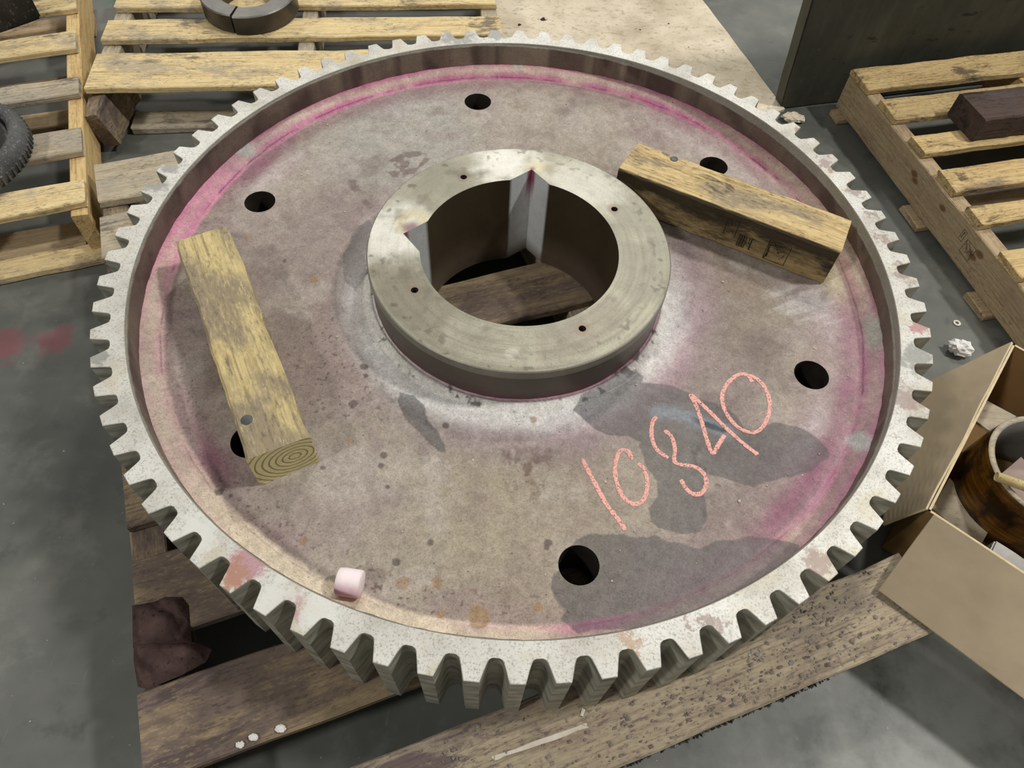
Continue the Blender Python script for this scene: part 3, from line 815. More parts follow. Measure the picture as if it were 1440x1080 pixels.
c = mixc(c, linN((168, 136, 144)), np.clip(wide, 0, 1) * 0.6)
c = mixc(c, linN((204, 190, 192)), np.clip(np.exp(-((r - 0.80) / 0.03) ** 2) * band(th, [(-40, 0), (-32, .4), (-26, .8), (-20, .2), (-8, .2), (0, .9), (4, .8), (8, .3), (12, 0), (36, .3), (46, .5), (60, .4), (75, .1), (110, .3), (120, .4), (140, .2), (150, .4), (157, 1), (163, .6), (168, 0)]) * (0.3 + 1.2 * n_c), 0, 1) * 0.75)
mag = np.exp(-((r - 0.845) / 0.022) ** 2) * band(th, [(-160, 0), (-148, .3), (-140, 1), (-135, .8), (-130, 0), (-56, 0), (-42, .9), (-30, 1), (-12, .6), (0, .3), (6, 0), (28, 0), (40, .5), (60, .2), (150, .5), (155, 1), (160, .4), (165, 0)])
c = mixc(c, linN((142, 84, 110)), np.clip(mag * (0.3 + 1.0 * n_b), 0, 1) * 0.7)
# crack-like line at the toe of the weld
toe = np.exp(-((r - 0.882 - 0.006 * (fbm(np.cos(np.radians(th)) * 2, np.sin(np.radians(th)) * 2, 9.0, 44) - .5)) / 0.0016) ** 2)
c = mixc(c, linN((84, 36, 58)), toe * sstep(0.40, 0.6, n_c) * band(th, [(-180, .9), (-150, .5), (-120, .3), (-90, .2), (-40, .5), (0, .8), (30, .9), (60, .6), (110, .8), (150, .8)]))
# ground spots left bare
for sx_, sy_, sr, kind in D['spots']:
    d = np.hypot(x - sx_, y - sy_) + (n_d - 0.5) * sr * 0.7
    m = sstep(sr * 1.15, sr * 0.8, d)
    if kind == 'dark':
        c = mixc(c, linN((88, 76, 72)), m * 0.75)
    elif kind == 'rust':
        c = mixc(c, linN((158, 126, 84)), m * (0.25 + 0.7 * n_b))
    elif kind == 'pale':
        c = mixc(c, linN((176, 166, 152)), m * 0.7)
    else:
        c = mixc(c, linN((190, 192, 186)), sstep(sr * 1.3, sr * 0.5, d) * 0.85)
a10 = np.exp(-((th + 4 + (n_b - .5) * 3) / 3.6) ** 4) * sstep(0.884, 0.892, r)
c = mixc(c, linN((206, 196, 160)), np.exp(-((th - 9) / 6.0) ** 2) * np.exp(-((r - 0.845) / 0.04) ** 2) * (0.3 + n_b) * 0.8)
c = mixc(c, linN((160, 160, 150)), a10 * 0.85)
# wire-brushed streak by the end of the right timber
d = np.hypot((x - 0.525) * 1.0, (y - 0.018) * 1.3)
c = mixc(c, linN((204, 200, 196)), sstep(0.065, 0.02, d + (fbm(x * 0.5 + y, y * 6 - x * 3, 14.0, 90) - .5) * 0.10) * 0.55)
# blue-black oily smear under the figures
sm = np.full(x.shape, 1e9)
SP = D['shine']
for i in range(len(SP) - 1):
    ax_, ay_ = SP[i]
    bx_, by_ = SP[i + 1]
    t_ = np.clip(((x - ax_) * (bx_ - ax_) + (y - ay_) * (by_ - ay_)) / ((bx_ - ax_) ** 2 + (by_ - ay_) ** 2), 0, 1)
    sm = np.minimum(sm, np.hypot(x - ax_ - t_ * (bx_ - ax_), y - ay_ - t_ * (by_ - ay_)))
smear = sstep(0.010, 0.003, sm + (n_d - .5) * 0.012)
# wet penetrant / oil
wet = np.zeros_like(x)
wx = x + (n_c - 0.5) * 0.012
wy = y + (fbm(x, y, 30.0, 95) - 0.5) * 0.012
for P in D['wet']:
    wet = np.maximum(wet, sstep(0.0012, -0.0012, poly_sdf(wx, wy, P)))
for P in D['hubstain']:
    wet = np.maximum(wet, sstep(0.002, -0.002, poly_sdf(wx, wy, P)) * 0.7)
wc = c * np.array([0.36, 0.37, 0.38])[None, :] + np.array(linN((92, 89, 88)))[None, :] * 0.42
c = c * (1 - wet[:, None]) + wc * wet[:, None]
c = mixc(c, linN((150, 162, 172)), sstep(0.022, 0.004, sm + (n_d - .5) * 0.02) * 0.5)
core = smear * sstep(SP[1][0] + 0.01, SP[2][0] - 0.005, x)
c = mixc(c, linN((34, 44, 54)), core * 0.85)
for P in D['foot']:
    f = sstep(0.002, -0.003, poly_sdf(wx, wy, P)) * sstep(0.40, 0.50, fbm(x, y, 60.0, 99, 2))
    c = mixc(c, linN((112, 96, 90)), f * 0.7)
c *= (0.82 + 0.34 * n_d)[:, None] * (0.88 + 0.22 * vnoise(x, y, 260.0, 280))[:, None]
web_me = fast_mesh('web', VW + np.array([0, 0, G0]), FW)
set_col(web_me, np.clip(c, 0, 1), 1 - wet)
web = link('web', web_me, WEB_M, gear)
# lower skin of the web and the six through holes
def plain_z(x, y):
    return np.full(x.shape, ZW - 0.04)
VL, FL = cdt_plate(circ(0, 0, R_IN, 90), circ(0, 0, R_OUT, 180), [circ(hx, hy, HR, 24) for hx, hy in holes], 0.03, web_keep, plain_z)
under = fast_mesh('web_underside', VL + np.array([0, 0, G0]), FL[:, ::-1])
o = link('web_underside', under, HOLE, gear)
for hx, hy in holes:
    V, F = revolve([(HR, 0.0008), (HR, -0.095)], 48)
    me = mesh_py('bolt_hole', V, F, True)
    link('bolt_hole', me, HOLE, web, (hx, hy, G0 + ZW - 0.001))

# ---- rim ring
nr = NT_ * 14
a_off = TIP0
prof_n = 0
V, F = [], []
def lip_depth(a):
    t = math.degrees(a) % 360
    return 0.0030 + 0.0150 * max(0.0, math.cos(math.radians(t - 12))) ** 1.3
zs_w = [-0.078, -0.066, -0.054, -0.044, -0.034, -0.026]
for i in range(nr):
    a = a_off + 2 * PI * i / nr
    ca, sa = math.cos(a), math.sin(a)
    d = lip_depth(a)
    rw = 0.9225 * S
    prof = [(rw, ZB), (rw, -0.080)]
    for q in (0.0, 0.2, 0.4, 0.6, 0.8, 0.97):
        zz = -0.074 + (-d - 0.001 + 0.074) * q
        rough = (mnoise.noise(Vector((ca * 30, sa * 30, zz * 60))) * 0.0012)
        prof.append((rw + rough, zz))
    prof += [(RI - 0.0012, -d), (RI - 0.001, -0.0012), (RI, 0.0), (RR, 0.0), (RR, ZB)]
    for rr_, zz in prof:
        V.append((rr_ * ca, rr_ * sa, zz + G0))
m = len(prof)
for i in range(nr):
    j = (i + 1) % nr
    for q in range(m):
        q2 = (q + 1) % m
        F.append((i * m + q, i * m + q2, j * m + q2, j * m + q))
rim_me = mesh_py('rim', V, F)
VR = np.array(V)
rx, ry, rz = VR[:, 0], VR[:, 1], VR[:, 2] - G0
rth = np.degrees(np.arctan2(ry, rx))
wallc = np.tile(linN((112, 98, 88)), (len(VR), 1))
nn = fbm(rx * 1.0 + rz, ry - rz, 14.0, 110)
wallc = mixc(wallc, linN((84, 70, 64)), sstep(0.45, 0.6, nn))
wallc = mixc(wallc, linN((172, 160, 138)), band(rth, [(-180, .1), (-90, .3), (-60, .1), (20, .2), (50, .1), (78, .8), (90, .6), (110, .35), (130, .5), (150, .1)]) * sstep(0.4, 0.6, fbm(rx, ry, 18.0, 115)))
zlow = sstep(-0.045, -0.072, rz)
wallc = mixc(wallc, linN((150, 76, 110)), zlow * band(rth, [(-180, .9), (-160, .7), (-140, .2), (-110, 0), (-70, .6), (-40, .6), (0, .6), (40, .5), (90, .3), (120, .6), (150, .7)]) * 0.8)
wallc = mixc(wallc, linN((92, 52, 66)), sstep(-0.02, -0.06, rz) * band(rth, [(-180, .7), (-150, .6), (-120, 0), (-50, .3), (-20, .6), (10, .2), (60, .3), (110, .2), (140, .5)]) * 0.6)
islip = np.array([(q % m) in (8, 9, 10) for q in range(len(VR))])
wallc[islip] = np.array(linN((158, 156, 144)))[None, :] * (0.8 + 0.4 * nn[islip])[:, None]
set_col(rim_me, wallc)
rim_me.materials.append(RIMWALL_M)
rim_me.materials.append(FACE_M)
mi = np.zeros(len(rim_me.polygons), np.int32)
for idx in range(len(mi)):
    q = idx % m
    if q in (10, 11):
        mi[idx] = 1
rim_me.polygons.foreach_set('material_index', mi)
rim = link('rim', rim_me, None, gear)

# ---- teeth
st = 2 * PI / nr
half = [(0.0137, 1.0), (0.0160, 0.9935), (0.0185, 0.9855), (0.0210, 0.9775), (0.0236, 0.9700), (0.0258, 0.9645), (0.0278, 0.9612), (6 * st * 0.905, 0.9587), (6 * st, 0.9575)]
half = [(a, r_) for a, r_ in half]
outl = [(-a, r_) for a, r_ in half[::-1]]          # from root on one side up to the tip
outl += [(a, r_) for a, r_ in half]
outl += [(st * q, 0.9575) for q in range(5, -6, -1)]
T = []
for a, r_ in outl:
    T.append((r_ * S * math.cos(a), r_ * S * math.sin(a)))
nT = len(T)
def tooth_mesh():
    bm = bmesh.new()
    top = [bm.verts.new((x_, y_, G0)) for x_, y_ in T]
    bot = [bm.verts.new((x_, y_, G0 + ZB)) for x_, y_ in T]
    bm.faces.new(top)
    bm.faces.new(bot[::-1])
    for i in range(2 * len(half) - 1):
        bm.faces.new((top[i], bot[i], bot[i + 1], top[i + 1]))
    bmesh.ops.recalc_face_normals(bm, faces=bm.faces)
    ed = [e for e in bm.edges if all(abs(v.co.z - G0) < 1e-6 for v in e.verts) and math.hypot(e.verts[0].co.x, e.verts[0].co.y) > 0.96 * S * 0.9985 and math.hypot(e.verts[1].co.x, e.verts[1].co.y) > 0.96 * S * 0.9985]
    bmesh.ops.bevel(bm, geom=ed, offset=0.0009, segments=1, affect='EDGES')
    me = bpy.data.meshes.new('tooth')
    bm.to_mesh(me)
    bm.free()
    me.materials.append(FACE_M)
    return me
tooth_me = tooth_mesh()
for i in range(NT_):
    o = bpy.data.objects.new('tooth', tooth_me)
    COL.objects.link(o)
    o.parent = rim
    o.rotation_euler = (0, 0, TIP0 + 2 * PI * i / NT_)

# ---- hub
taps = D['taps']
TR = 0.0062
notch = [(88.6, 12.6), (178.3, 12.6)]
def bore_loop(n=240):
    P = []
    kinds = []
    for i in range(n):
        a = 360.0 * i / n
        r_ = RB
        kd = 0
        for an, hw in notch:
            dd = (a - an + 180) % 360 - 180
            if abs(dd) <= hw:
                # straight line from bore edge to the apex
                t = abs(dd) / hw
                p0 = np.array([math.cos(math.radians(an)), math.sin(math.radians(an))]) * 0.2895 * S
                e = an + (hw if dd >= 0 else -hw)
                p1 = np.array([math.cos(math.radians(e)), math.sin(math.radians(e))]) * RB
                kd = 1
                q = p0 + (p1 - p0) * t
                P.append((float(q[0]), float(q[1])))
                break
        if kd == 0:
            P.append((r_ * math.cos(math.radians(a)), r_ * math.sin(math.radians(a))))
        kinds.append(kd)
    return P, kinds
# sample angles so that the notch corners are hit exactly
def bore_pts():
    angs = set(np.round(np.arange(0, 360, 2.0), 3))
    for an, hw in notch:
        angs = {a for a in angs if abs((a - an + 180) % 360 - 180) > hw}
        for t in np.linspace(-1, 1, 17):
            angs.add(round((an + t * hw) % 360, 4))
    P, kd = [], []
    for a in sorted(angs):
        hit = None
        for an, hw in notch:
            dd = (a - an + 180) % 360 - 180
            if abs(dd) <= hw + 1e-3:
                hit = (an, hw, dd)
        if hit:
            an, hw, dd = hit
            t = min(1.0, abs(dd) / hw)
            p0 = np.array([math.cos(math.radians(an)), math.sin(math.radians(an))]) * 0.2895 * S
            e = an + (hw if dd >= 0 else -hw)
            p1 = np.array([math.cos(math.radians(e)), math.sin(math.radians(e))]) * RB
            q = p0 + (p1 - p0) * t
            P.append((float(q[0]), float(q[1])))
            kd.append(1 if abs(dd) < hw * 0.97 else 2)
        else:
            P.append((RB * math.cos(math.radians(a)), RB * math.sin(math.radians(a))))
            kd.append(0)
    return P, kd
BP, BK = bore_pts()
bore_poly = BP
def hub_keep(x, y, mrg):
    r_ = np.hypot(x, y)
    k_ = (r_ < RH - mrg) & (poly_sdf(x, y, bore_poly) > mrg)
    for tx, ty in taps:
        k_ &= np.hypot(x - tx, y - ty) > TR + mrg
    return k_
VH, FH = cdt_plate(BP, circ(0, 0, RH, 360), [circ(tx, ty, TR, 20) for tx, ty in taps], 0.0028, hub_keep, lambda x_, y_: np.full(x_.shape, ZH))
hx_, hy_ = VH[:, 0], VH[:, 1]
hr = np.hypot(hx_, hy_) / S
hth = np.degrees(np.arctan2(hy_, hx_))
h1 = fbm(hx_, hy_, 12.0, 130)
h2 = fbm(hx_, hy_, 45.0, 135)
ringn = vnoise(hr * 160, hth * 0.02, 1.0, 140)
hc = np.tile(linN((146, 143, 125)), (len(VH), 1))
hc = mixc(hc, linN((168, 164, 144)), sstep(0.44, 0.66, h1) * 0.7)
hc = mixc(hc, linN((120, 114, 96)), sstep(0.50, 0.8, ringn) * band(hth, [(-180, .35), (-140, .6), (-90, .7), (-30, .6), (20, .5), (60, .2), (120, .15)]) * 0.6)
hc = mixc(hc, linN((132, 124, 106)), sstep(0.02, 0.0, poly_sdf(hx_, hy_, [(-0.252, 0.02), (-0.205, 0.015), (-0.19, -0.05), (-0.15, -0.12), (-0.10, -0.16), (-0.115, -0.20), (-0.17, -0.17), (-0.225, -0.10)]) + (h2 - .5) * 0.02) * 0.55)
hc = mixc(hc, linN((138, 128, 112)), sstep(0.02, 0.0, poly_sdf(hx_, hy_, [(0.05, -0.19), (0.11, -0.15), (0.16, -0.10), (0.18, -0.13), (0.12, -0.20), (0.06, -0.225)]) + (h2 - .5) * 0.02) * 0.4)
wht = sstep(0.09, 0.02, np.hypot(hx_ + 0.045, hy_ - 0.215) + (h2 - .5) * 0.06) + sstep(0.10, 0.03, np.hypot(hx_ + 0.215, hy_ - 0.01) + (h2 - .5) * 0.05) + 0.5 * sstep(0.10, 0.03, np.hypot(hx_ - 0.10, hy_ - 0.17) + (h2 - .5) * 0.06)
hc = mixc(hc, linN((226, 224, 212)), np.clip(wht, 0, 1) * 0.95)
yl = np.exp(-((np.hypot(hx_ + 0.19, hy_ - 0.035) - 0.022) / 0.012) ** 2) + np.exp(-(np.hypot(hx_ - 0.012, hy_ - 0.212) / 0.018) ** 2)
hc = mixc(hc, linN((206, 194, 148)), np.clip(yl, 0, 1) * 0.7)
pk_ = sstep(0.02, 0.008, np.hypot((hx_ + 0.19) * 0.9, (hy_ - 0.022) * 0.8) + (h2 - .5) * 0.014) + sstep(0.008, 0.002, np.hypot(hx_ - 0.005, hy_ - 0.204) + (h2 - .5) * 0.006)
hc = mixc(hc, linN((126, 82, 102)), np.clip(pk_, 0, 1) * 0.8)
for tx, ty in taps:
    d = np.hypot(hx_ - tx, hy_ - ty)
    hc = mixc(hc, linN((140, 116, 100)), sstep(0.016, 0.008, d + (h2 - .5) * 0.008) * 0.6)
hc = mixc(hc, linN((186, 184, 168)), sstep(0.0125, 0.0105, np.hypot(hx_ - 0.008, hy_ + 0.226)) * 0.6)
hc = mixc(hc, linN((84, 76, 66)), sstep(0.70, 0.78, fbm(hx_, hy_, 90.0, 150, 2)) * 0.6 * sstep(0.28, 0.36, hr))
scr_ = sstep(0.62, 0.72, vnoise(hr * 420 + 3 * h1, hth * 0.05, 1.0, 300))
hc = mixc(hc, linN((112, 108, 94)), scr_ * band(hth, [(-180, .3), (-120, .5), (-60, .6), (0, .6), (50, .3), (90, .1), (150, .1)]) * 0.5)
hc = mixc(hc, linN((112, 106, 92)), sstep(0.60, 0.85, fbm(hx_, hy_, 30.0, 160)) * 0.6)
# assemble hub: upper face + outside wall + bore wall
vv = [tuple(v) for v in VH]
cols = [tuple(q) for q in np.clip(hc, 0, 1)]
ff = [tuple(int(i) for i in f) for f in FH]
nOut = 240
outp = [(RH, ZH), (RH + 0.0022, ZH - 0.0016), (RH + 0.0026, 0.006), (RH + 0.0006, 0.004), (RH, -0.02), (RH - 0.0005, -0.045), (RH, ZW - 0.01)]
ccol = [(150, 146, 130), (128, 126, 114), (120, 117, 104), (82, 74, 64), (78, 68, 58), (84, 68, 62), (120, 76, 90)]
b0 = len(vv)
for i in range(nOut):
    a = 2 * PI * i / nOut
    nz = mnoise.noise(Vector((math.cos(a) * 4, math.sin(a) * 4, 3.3)))
    for (r_, z_), cc in zip(outp, ccol):
        vv.append((r_ * math.cos(a), r_ * math.sin(a), z_))
        cols.append(tuple(linN(cc) * (1 + 0.25 * nz)))
mo_ = len(outp)
for i in range(nOut):
    j = (i + 1) % nOut
    for q in range(mo_ - 1):
        ff.append((b0 + i * mo_ + q, b0 + i * mo_ + q + 1, b0 + j * mo_ + q + 1, b0 + j * mo_ + q))
b1_ = len(vv)
nb = len(BP)
zlev = [ZH, ZH - 0.0015, 0.0, -0.05, -0.10, -0.15, ZB + 0.001]
for i in range(nb):
    px, py = BP[i]
    nz = mnoise.noise(Vector((px * 12, py * 12, 1.7)))
    for q, z_ in enumerate(zlev):
        vv.append((px, py, z_))
        if BK[i] == 1:
            base = linN((240, 243, 242)) * (0.94 + 0.12 * nz)
            if q == len(zlev) - 1:
                base = linN((150, 140, 128))
            if q <= 2 and math.hypot(px, py) > 0.279 * S:
                base = linN((168, 104, 122))
        else:
            base = linN((74, 64, 48)) * (1 + 0.3 * nz)
            if q >= len(zlev) - 2:
                base = linN((104, 92, 78))
        cols.append(tuple(base))
nz_ = len(zlev)
for i in range(nb):
    j = (i + 1) % nb
    for q in range(nz_ - 1):
        ff.append((b1_ + i * nz_ + q, b1_ + j * nz_ + q, b1_ + j * nz_ + q + 1, b1_ + i * nz_ + q + 1))
hub_me = mesh_py('hub', [(a_, b_, c_ + G0) for a_, b_, c_ in vv], ff)
set_col(hub_me, np.clip(np.array(cols), 0, 1))
hub = link('hub', hub_me, HUB_M, gear)
for tx, ty in taps:
    V, F = revolve([(TR, 0.0), (TR, -0.014), (0.0005, -0.015)], 20)
    me = mesh_py('tapped_hole', V, F, True)
    link('tapped_hole', me, HOLE, hub, (tx, ty, G0 + ZH))

# ---- chalk number 10840
def ribbon(name, strokes, w, z, parent):
    V, F = [], []
    for st_ in strokes:
        P = np.array(st_)
        # Catmull-Rom resample
        Q = []
        n = len(P)
        for i in range(n - 1):
            p0, p1, p2, p3 = P[max(i - 1, 0)], P[i], P[i + 1], P[min(i + 2, n - 1)]
            for t in np.linspace(0, 1, 9)[:-1]:
                Q.append(0.5 * ((2 * p1) + (-p0 + p2) * t + (2 * p0 - 5 * p1 + 4 * p2 - p3) * t * t + (-p0 + 3 * p1 - 3 * p2 + p3) * t ** 3))
        Q.append(P[-1])
        Q = np.array(Q)
        tg = np.gradient(Q, axis=0)
        tg /= np.linalg.norm(tg, axis=1)[:, None] + 1e-9
        nm = np.column_stack([-tg[:, 1], tg[:, 0]])
        b = len(V)
        for i in range(len(Q)):
            ww = w * (0.8 + 0.35 * rng.random())
            if i in (0, len(Q) - 1):
                ww *= 0.5
            for sgn in (-1, -0.35, 0.35, 1):
                q = Q[i] + nm[i] * sgn * ww / 2
                zz = float(web_z(np.array([q[0]]), np.array([q[1]]))[0]) + (0.0011 if abs(sgn) < 0.5 else 0.0005)
                V.append((q[0], q[1], G0 + zz))
        for i in range(len(Q) - 1):
            for j in range(3):
                F.append((b + i * 4 + j, b + (i + 1) * 4 + j, b + (i + 1) * 4 + j + 1, b + i * 4 + j + 1))
    me = mesh_py(name, V, F, True)
    return link(name, me, CHALK, parent)
for dgt in D['digits']:
    o = ribbon('chalk_digit', dgt, 0.0068, 0.0, web)

# ------------------------------------------------------------------ timbers on the web
ZWEB = H + ZW
def timber(name, label, c0, c1, w, h, z0, mat, seed, cat='timber', group='square timber blocks'):
    c0, c1 = np.array(c0), np.array(c1)
    d = c1 - c0
    L = float(np.hypot(*d))
    me = board_mesh(name, L, w, h, seg=18, jag=0.0012, ch=0.004, ends=0.002, seed=seed)
    o = link(name, me, mat, None, ((c0[0] + c1[0]) / 2, (c0[1] + c1[1]) / 2, z0 + h / 2), (0, 0, math.atan2(d[1], d[0])))
    tag(o, label, cat, group)
    return o
tl = timber('timber_block', 'yellowish weathered square timber on the web left of the hub, ringed end grain', (-0.546, -0.030), (-0.303, -0.424), 0.090, 0.082, ZWEB + 0.0006, W_BLOCK, 3)
tr = timber('timber_block', 'stained square timber, darker on its near side, on the web between hub and right rim', (0.186, 0.277), (0.581, 0.110), 0.094, 0.084, ZWEB + 0.0006, W_BLOCK2, 4)
# faded ink stamp on the near side of the right timber
def side_map(x_, z_):
    return (x_, -0.0478, z_)
T0, T1, T2, T3, T4, T5 = D['timberstamp']
L_ = box_lines(T0[0], T0[1], T1[0], T1[1])[1:] + scribble(T0[0], T0[1], T1[0], T1[1], 6)
xx = T2[0]
gw_ = (T3[0] - T2[0]) / 6.0
for ch in '000-40':
    L_ += glyph(ch, xx, T2[1], gw_ * 0.7, (T3[1] - T2[1]))
    xx += gw_
L_ += box_lines(T4[0], T4[1], T5[0], T5[1]) + scribble(T4[0], T4[1], T5[0], T5[1], 10)
link('ink_stamp', strokes_mesh('ink_stamp', L_, 0.0013, side_map), simple('black_ink', (30, 26, 20), (60, 50, 36), 80.0, 0.9), tr)['kind'] = 'stuff'
def plug(name, owner, xy, rad, mat):
    V, F = revolve([(0.0001, 0.0009), (rad * 0.8, 0.0009), (rad, 0.0004), (rad, -0.003)], 16)
    me = mesh_py(name, V, F, True)
    me.materials.append(mat)
    w = bpy.data.objects.new(name, me)
    COL.objects.link(w)
    w.parent = owner
    a = owner.rotation_euler[2]
    dx, dy = xy[0] - owner.location[0], xy[1] - owner.location[1]
    zt_ = max(v.co.z for v in owner.data.vertices)
    w.location = (dx * math.cos(a) + dy * math.sin(a), -dx * math.sin(a) + dy * math.cos(a), zt_ - 0.0004)
    return w
plug('dark_plug', tl, D['plug'], 0.0085, NAIL)
plug('nail_head', tr, D['nail'], 0.0075, NAIL)
# ------------------------------------------------------------------ pink and white roll of chalk on the web's edge
V, F = revolve([(0.004, -0.017), (0.0165, -0.0165), (0.0185, -0.015), (0.019, -0.006), (0.019, 0.008), (0.0185, 0.0155), (0.0165, 0.017), (0.004, 0.0172)], 40, closed=False)
V = [(z_, x_, y_) for x_, y_, z_ in V]
nv = len(V)
F = list(F) + [tuple(range(0, nv, 8)), tuple(range(7, nv, 8))[::-1]]
me = recalc(mesh_py('chalk_stub', V, F, True))
o = link('chalk_stub', me, ROLL_M, None, (-0.176, -0.583, ZWEB + 0.0215), (0.0, 0.0, math.radians(-2)))
tag(o, 'short pale pink cylinder lying on the web by the lower rim', 'chalk')

# ------------------------------------------------------------------ things on the other pallets
# split ring in two halves
sr = thing('split_ring', 'thick dark steel ring split in two halves on the back pallet', 'ring', (-0.816, 0.999, 0.1405))
def ring_half(a0, a1, off, hh):
    V, F = revolve([(0.070, 0.0), (0.122, 0.0), (0.125, 0.003), (0.125, hh - 0.003), (0.122, hh), (0.078, hh), (0.070, hh - 0.008)], 40, True, math.radians(a0), math.radians(a1), True)
    me = recalc(mesh_py('ring_half', V, F))
    me.materials.append(RINGST)
    me.materials.append(RINGTOP)
    for p_ in me.polygons:
        if p_.normal.z > 0.6:
            p_.material_index = 1
    return link('ring_half', me, None, sr, off)
ring_half(-92, 88, (0.003, -0.006, 0), 0.050)
ring_half(90, 266, (0, 0, 0), 0.050)

# wheel lying on the left pallet
wh = thing('wheel', 'worn grey rubber-tyred wheel lying flat on the left pallet', 'wheel', (-1.282, 0.287, 0.1405))
V, F = revolve([(0.142, 0.004), (0.154, 0.0), (0.168, 0.006), (0.176, 0.018), (0.178, 0.030), (0.176, 0.042), (0.168, 0.054), (0.156, 0.060), (0.148, 0.057), (0.142, 0.050)], 96, True)
link('tyre', recalc(mesh_py('tyre', V, F, True)), RUBBER, wh)
lug = recalc(mesh_py('tread_lug', [(0.168, -0.0035, 0.008), (0.168, 0.0035, 0.008), (0.1800, 0.003, 0.014), (0.1800, -0.003, 0.014), (0.170, -0.0035, 0.040), (0.170, 0.0035, 0.040), (0.1800, 0.003, 0.034), (0.1800, -0.003, 0.034)],
     [(0, 1, 2, 3), (7, 6, 5, 4), (0, 3, 7, 4), (1, 5, 6, 2), (2, 6, 7, 3), (0, 4, 5, 1)]))
lug.materials.append(RUBBER)
for i in range(72):
    o = bpy.data.objects.new('tread_lug', lug)
    COL.objects.link(o)
    o.parent = wh
    o.rotation_euler = (0, 0, 2 * PI * i / 72)
V, F = revolve([(0.142, 0.006), (0.1415, 0.040), (0.128, 0.036), (0.104, 0.030), (0.045, 0.026), (0.040, 0.048), (0.022, 0.050), (0.022, 0.004), (0.104, 0.006)], 64, True)
link('wheel_disc', recalc(mesh_py('wheel_disc', V, F, True)), BLACKST, wh)

# black steel block on the left pallet
def prism_block(name, corner, d1, L1, d2, L2, z0, h, mat, bev=0.004, dent=0.0):
    P = [np.array(corner), np.array(corner) + np.array(d1) * L1, np.array(corner) + np.array(d1) * L1 + np.array(d2) * L2, np.array(corner) + np.array(d2) * L2]
    bm = bmesh.new()
    bt_ = [bm.verts.new((p_[0], p_[1], z0)) for p_ in P]
    tp_ = [bm.verts.new((p_[0], p_[1], z0 + h)) for p_ in P]
    bm.faces.new(bt_[::-1])
    bm.faces.new(tp_)
    for i in range(4):
        bm.faces.new((bt_[i], bt_[(i + 1) % 4], tp_[(i + 1) % 4], tp_[i]))
    bmesh.ops.recalc_face_normals(bm, faces=bm.faces)
    bmesh.ops.bevel(bm, geom=list(bm.edges), offset=bev, segments=2, affect='EDGES')
    if dent > 0:
        bmesh.ops.subdivide_edges(bm, edges=[e for e in bm.edges if e.calc_length() > 0.05], cuts=5, use_grid_fill=True)
        for v in bm.verts:
            v.co += mnoise.noise_vector(v.co * 25) * dent
    cx = sum((Vector((p_[0], p_[1], 0)) for p_ in P), Vector()) / 4
    cx.z = z0
    for v in bm.verts:
        v.co -= cx
    me = bpy.data.meshes.new(name)
    bm.to_mesh(me)
    bm.free()
    return link(name, me, mat, None, cx)
o = prism_block('steel_block', (-1.336, 0.860), (-0.67, -0.742), 0.16, (-0.742, 0.67), 0.13, 0.1407, 0.15, BLACKST, 0.005, 0.0012)
tag(o, 'black scaly steel block standing on the left pallet, corner of the picture', 'block')

# dark timber on the right pallet
dt = timber('timber_block', 'blackened square timber lying on the right pallet boards', (1.054, 0.765), (1.46, 0.900), 0.110, 0.064, 0.1356, W_BLACK, 9)

# ------------------------------------------------------------------ black plate block behind the right pallet
pc, pd, pn = np.array((0.678, 0.975)), np.array((0.9461, 0.3239)), np.array((-0.3239, 0.9461))
def pp(a, b, z):
    q = pc + pd * a + pn * b
    return (q[0], q[1], z)
bm = bmesh.new()
PV = [bm.verts.new(pp(*q)) for q in ((0, 0, 0.0005), (1.25, 0, 0.0005), (1.25, 0, 0.7), (-0.075, 0, 0.7), (0, 0.045, 0.0005), (1.25, 0.045, 0.0005), (1.25, 0.045, 0.7), (-0.075, 0.045, 0.7))]
for q in ((0, 1, 2, 3), (7, 6, 5, 4), (0, 3, 7, 4), (1, 5, 6, 2), (3, 2, 6, 7), (0, 4, 5, 1)):
    bm.faces.new([PV[i] for i in q])
bmesh.ops.recalc_face_normals(bm, faces=bm.faces)
bmesh.ops.bevel(bm, geom=list(bm.edges), offset=0.004, segments=2, affect='EDGES')
bmesh.ops.subdivide_edges(bm, edges=[e for e in bm.edges if e.calc_length() > 0.3], cuts=14, use_grid_fill=True)
for v in bm.verts:
    v.co += mnoise.noise_vector(v.co * 12) * 0.0022
for v in bm.verts:
    v.co -= Vector((1.2, 1.15, 0))
me = bpy.data.meshes.new('steel_plate')
bm.to_mesh(me)
bm.free()
o = link('steel_plate', me, PLATE, None, (1.2, 1.15, 0))
tag(o, 'large black scuffed steel plate standing on edge behind the right pallet', 'plate')

